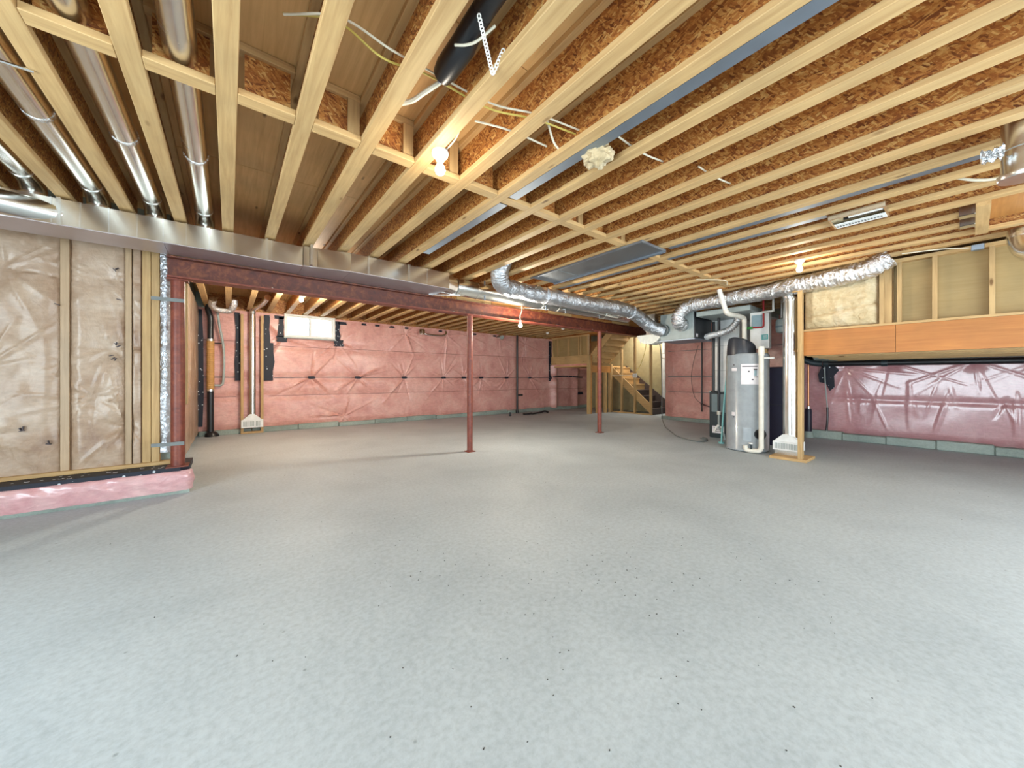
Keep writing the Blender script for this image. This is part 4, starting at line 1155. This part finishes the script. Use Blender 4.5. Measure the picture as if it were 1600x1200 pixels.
MB().tube([(7.24, 2.22, 2.34), (7.24, 2.06, 2.34)], .018, 10).tube([(7.24, 2.05, 2.33), (7.24, 2.05, 2.55)], .018, 10).tube([(7.24, 2.05, 2.55), (7.24, 2.25, 2.56)], .014, 10).build('tube', 'white', wp, True)
et = thing('expansion_tank', (7.5, 2.06, 1.9), 'small green-grey expansion tank beside controller, above dark cabinet', 'tank')
MB().lathe([(.02, 0), (.07, .02), (.085, .06), (.085, .2), (.07, .24), (.02, .26)], (7.55, 2.02, 1.98), 20).build('vessel', 'case_grey', et, True)
MB().lathe([(.09, 0), (.09, .03)], (7.55, 2.02, 2.08), 20).build('band', 'furnace_grey', et, True)
MB().lathe([(.016, 0), (.016, .5)], (7.55, 2.02, 2.22), 10).build('stem', 'galv', et, True)
MB().tube([(7.55, 2.02, 2.2), (7.45, 1.93, 2.22)], .018, 8).build('nipple', 'white', et, True)
dc = thing('dark_cabinet', (7.7, 2.05, 0), 'dark navy cabinet in the gap right of water heater', 'cabinet')
MB().bev(7.60, 8.1, 1.82, 2.26, 0, 1.40, .015).build('body', 'navy', dc)
MB().box(7.592, 7.60, 1.83, 2.25, .72, .73).build('door_gap', 'black', dc)
MB().box(7.575, 7.60, 1.86, 1.89, .80, .95).build('handle', 'cable_grey', dc)
# right hand return stack with grille and studs
rk = thing('return_stack', (6.75, 1.7, 0), 'tall shiny round duct with white grille beside water heater', 'duct', 'wall duct stacks with grilles')
MB().lathe([(.095, .30), (.095, .86), (.098, .862), (.098, .872), (.095, .875), (.095, 2.40)], (6.78, 1.70, 0), 32).build('pipe', 'galv', rk, True)
MB().lathe([(.11, 2.38), (.11, 2.42)], (6.78, 1.70, 0), 28).build('collar', 'galv', rk, True)
MB().tube([(6.78, 1.70, 2.42), (6.76, 1.72, 2.52)], .09, 20).build('neck', 'galv', rk, True)
MB().prism([(6.62, 1.875, .235), (6.62, 1.54, .235), (6.62, 1.66, .345), (6.62, 1.76, .345)], (.2, 0, 0)).build('boot', 'white_metal', rk)
g2 = MB().bev(6.595, 6.84, 1.535, 1.88, .105, .24, .006).build('grille', 'white_metal', rk)
for i in range(15):
    MB().box(6.591, 6.596, 1.56 + i * .02, 1.57 + i * .02, .13, .215).build('slot', 'case_grey', g2)
MB().box(6.63, 6.83, 1.56, 1.86, .04, .105).build('grille_base', 'galv', rk)
MB().bev(6.40, 6.86, 1.42, 1.87, 0, .04, .004).build('floor_plate', 'lumber_y', rk)
MB().bev(6.41, 6.50, 1.475, 1.525, .04, 2.44, .003).build('stud', 'lumber_z', rk)
MB().bev(6.72, 6.81, 1.54, 1.585, .04, 2.44, .003).build('stud', 'lumber_z', rk)
MB().bev(6.40, 6.83, 1.47, 1.59, 2.44, 2.452, .003).build('top_plate', 'lumber_x', rk)

# right wall services
bpw = thing('wall_pipe', (9.3, .5, 1.45), 'long black pipe running along the top of glossy pink wall', 'pipe')
MB().tube([(9.32, 1.80, 1.485), (9.32, -2.5, 1.455)], .05, 20).build('pipe', 'black', bpw, True)
MB().tube(spline([(9.32, 1.82, 1.485), (9.30, 1.93, 1.50), (9.27, 2.02, 1.53), (9.25, 2.10, 1.58)], 6), .056, 18).build('elbow', 'furnace_dark', bpw, True)
for y in (.95, -1.1):
    MB().tube([(9.32, y - .04, 1.474), (9.32, y + .04, 1.474)], .06, 20).build('coupling', 'furnace_dark', bpw, True)
MB().tube([(9.32, 1.72, 1.484), (9.32, 1.80, 1.485)], .06, 20).build('coupling', 'furnace_dark', bpw, True)
cpp = thing('copper_riser', (9.3, 2.02, 0), 'copper riser in dark sleeve behind the return duct stud', 'pipe')
MB().lathe([(.016, 0), (.016, .92)], (9.28, 2.03, .60), 12).build('copper_tube', 'copper', cpp, True)
MB().lathe([(.06, 0), (.06, .42), (.05, .46)], (9.28, 2.03, .12), 14).build('sleeve', 'navy', cpp, True)
MB().lathe([(.03, 0), (.03, .05)], (9.28, 2.03, .58), 12).build('fitting', 'galv', cpp, True)
MB().lathe([(.09, 0), (.08, .06), (.06, .12)], (9.28, 2.03, 0), 14).build('base', 'footing', cpp, True)
gw = thing('ground_wire', (9.36, 1.78, .1), 'thin grey grounding wire dropping from black wall pipe', 'wire')
MB().tube(spline([(9.36, 1.79, 1.45), (9.36, 1.78, 1.1), (9.37, 1.75, .62)]), .010, 8).build('wire', 'case_grey', gw, True)
MB().tube(spline([(9.37, 1.75, .62), (9.35, 1.745, .4), (9.30, 1.75, .16)]), .018, 8).build('sleeve', 'black', gw, True)

# floor cable and hanging cords near the stairs
fcab = thing('extension_cord', (8, 4.2, 0), 'grey cord hanging from ceiling and snaking across floor to heater', 'cord')
MB().tube(spline([(9.3, 5.4, 2.66), (9.5, 5.35, 2.0), (9.7, 5.42, 1.0), (9.75, 5.45, .3), (9.7, 5.4, .03), (9.2, 5.1, .012), (8.354, 4.573, .012), (7.6, 4.0, .012), (7.197, 3.666, .012), (6.93, 3.22, .012), (7.05, 3.1, .012), (7.26, 3.133, .012), (7.45, 3.3, .012)], 10), .012, 8).build('cord', 'cable_grey', fcab, True)
MB().tube([(7.26 + .06 * math.cos(a * .4), 3.2 + .06 * math.sin(a * .4), .02 + .001 * a) for a in range(18)], .010, 6).build('coil', 'cable_grey', fcab, True)
lp = thing('coiled_cable', (9.9, 5.3, 1.8), 'coil of cable hanging in the gap right of the stairs', 'cable')
MB().tube([(10.4 + .0, 5.75 + .10 * math.cos(a * math.pi / 8), 1.88 + .08 * math.sin(a * math.pi / 8)) for a in range(33)], .010, 6).build('coil', 'cable_white', lp, True)
MB().tube([(10.4, 5.75, 1.96), (10.4, 5.74, 2.7)], .007, 6).build('drop', 'cable_grey', lp, True)

# ================================================================== small litter on the slab
rnd = random.Random(4)
mb = MB()
for i in range(330):
    if i < 150: x, y = rnd.gauss(1.5, .75), rnd.gauss(1.35, .6)
    else: x, y = rnd.uniform(-.8, 8), rnd.uniform(-.5, 8.5)
    if x < -.2 and y > 4.9: continue
    if x > 6.2 and y < 3.6: continue
    if (x - .0) ** 2 + y ** 2 < .25: continue
    a = rnd.uniform(0, math.pi); l_, w_ = rnd.uniform(.0015, .004), rnd.uniform(.0008, .002)
    c_, s_ = math.cos(a), math.sin(a)
    mb.bar((x - c_ * l_, y - s_ * l_, .001), (x + c_ * l_, y + s_ * l_, .001), w_ * 2, .002)
tag(mb.build('floor_litter', 'soil'), 'tiny dark chips and grit scattered over the concrete', 'litter', kind='stuff')
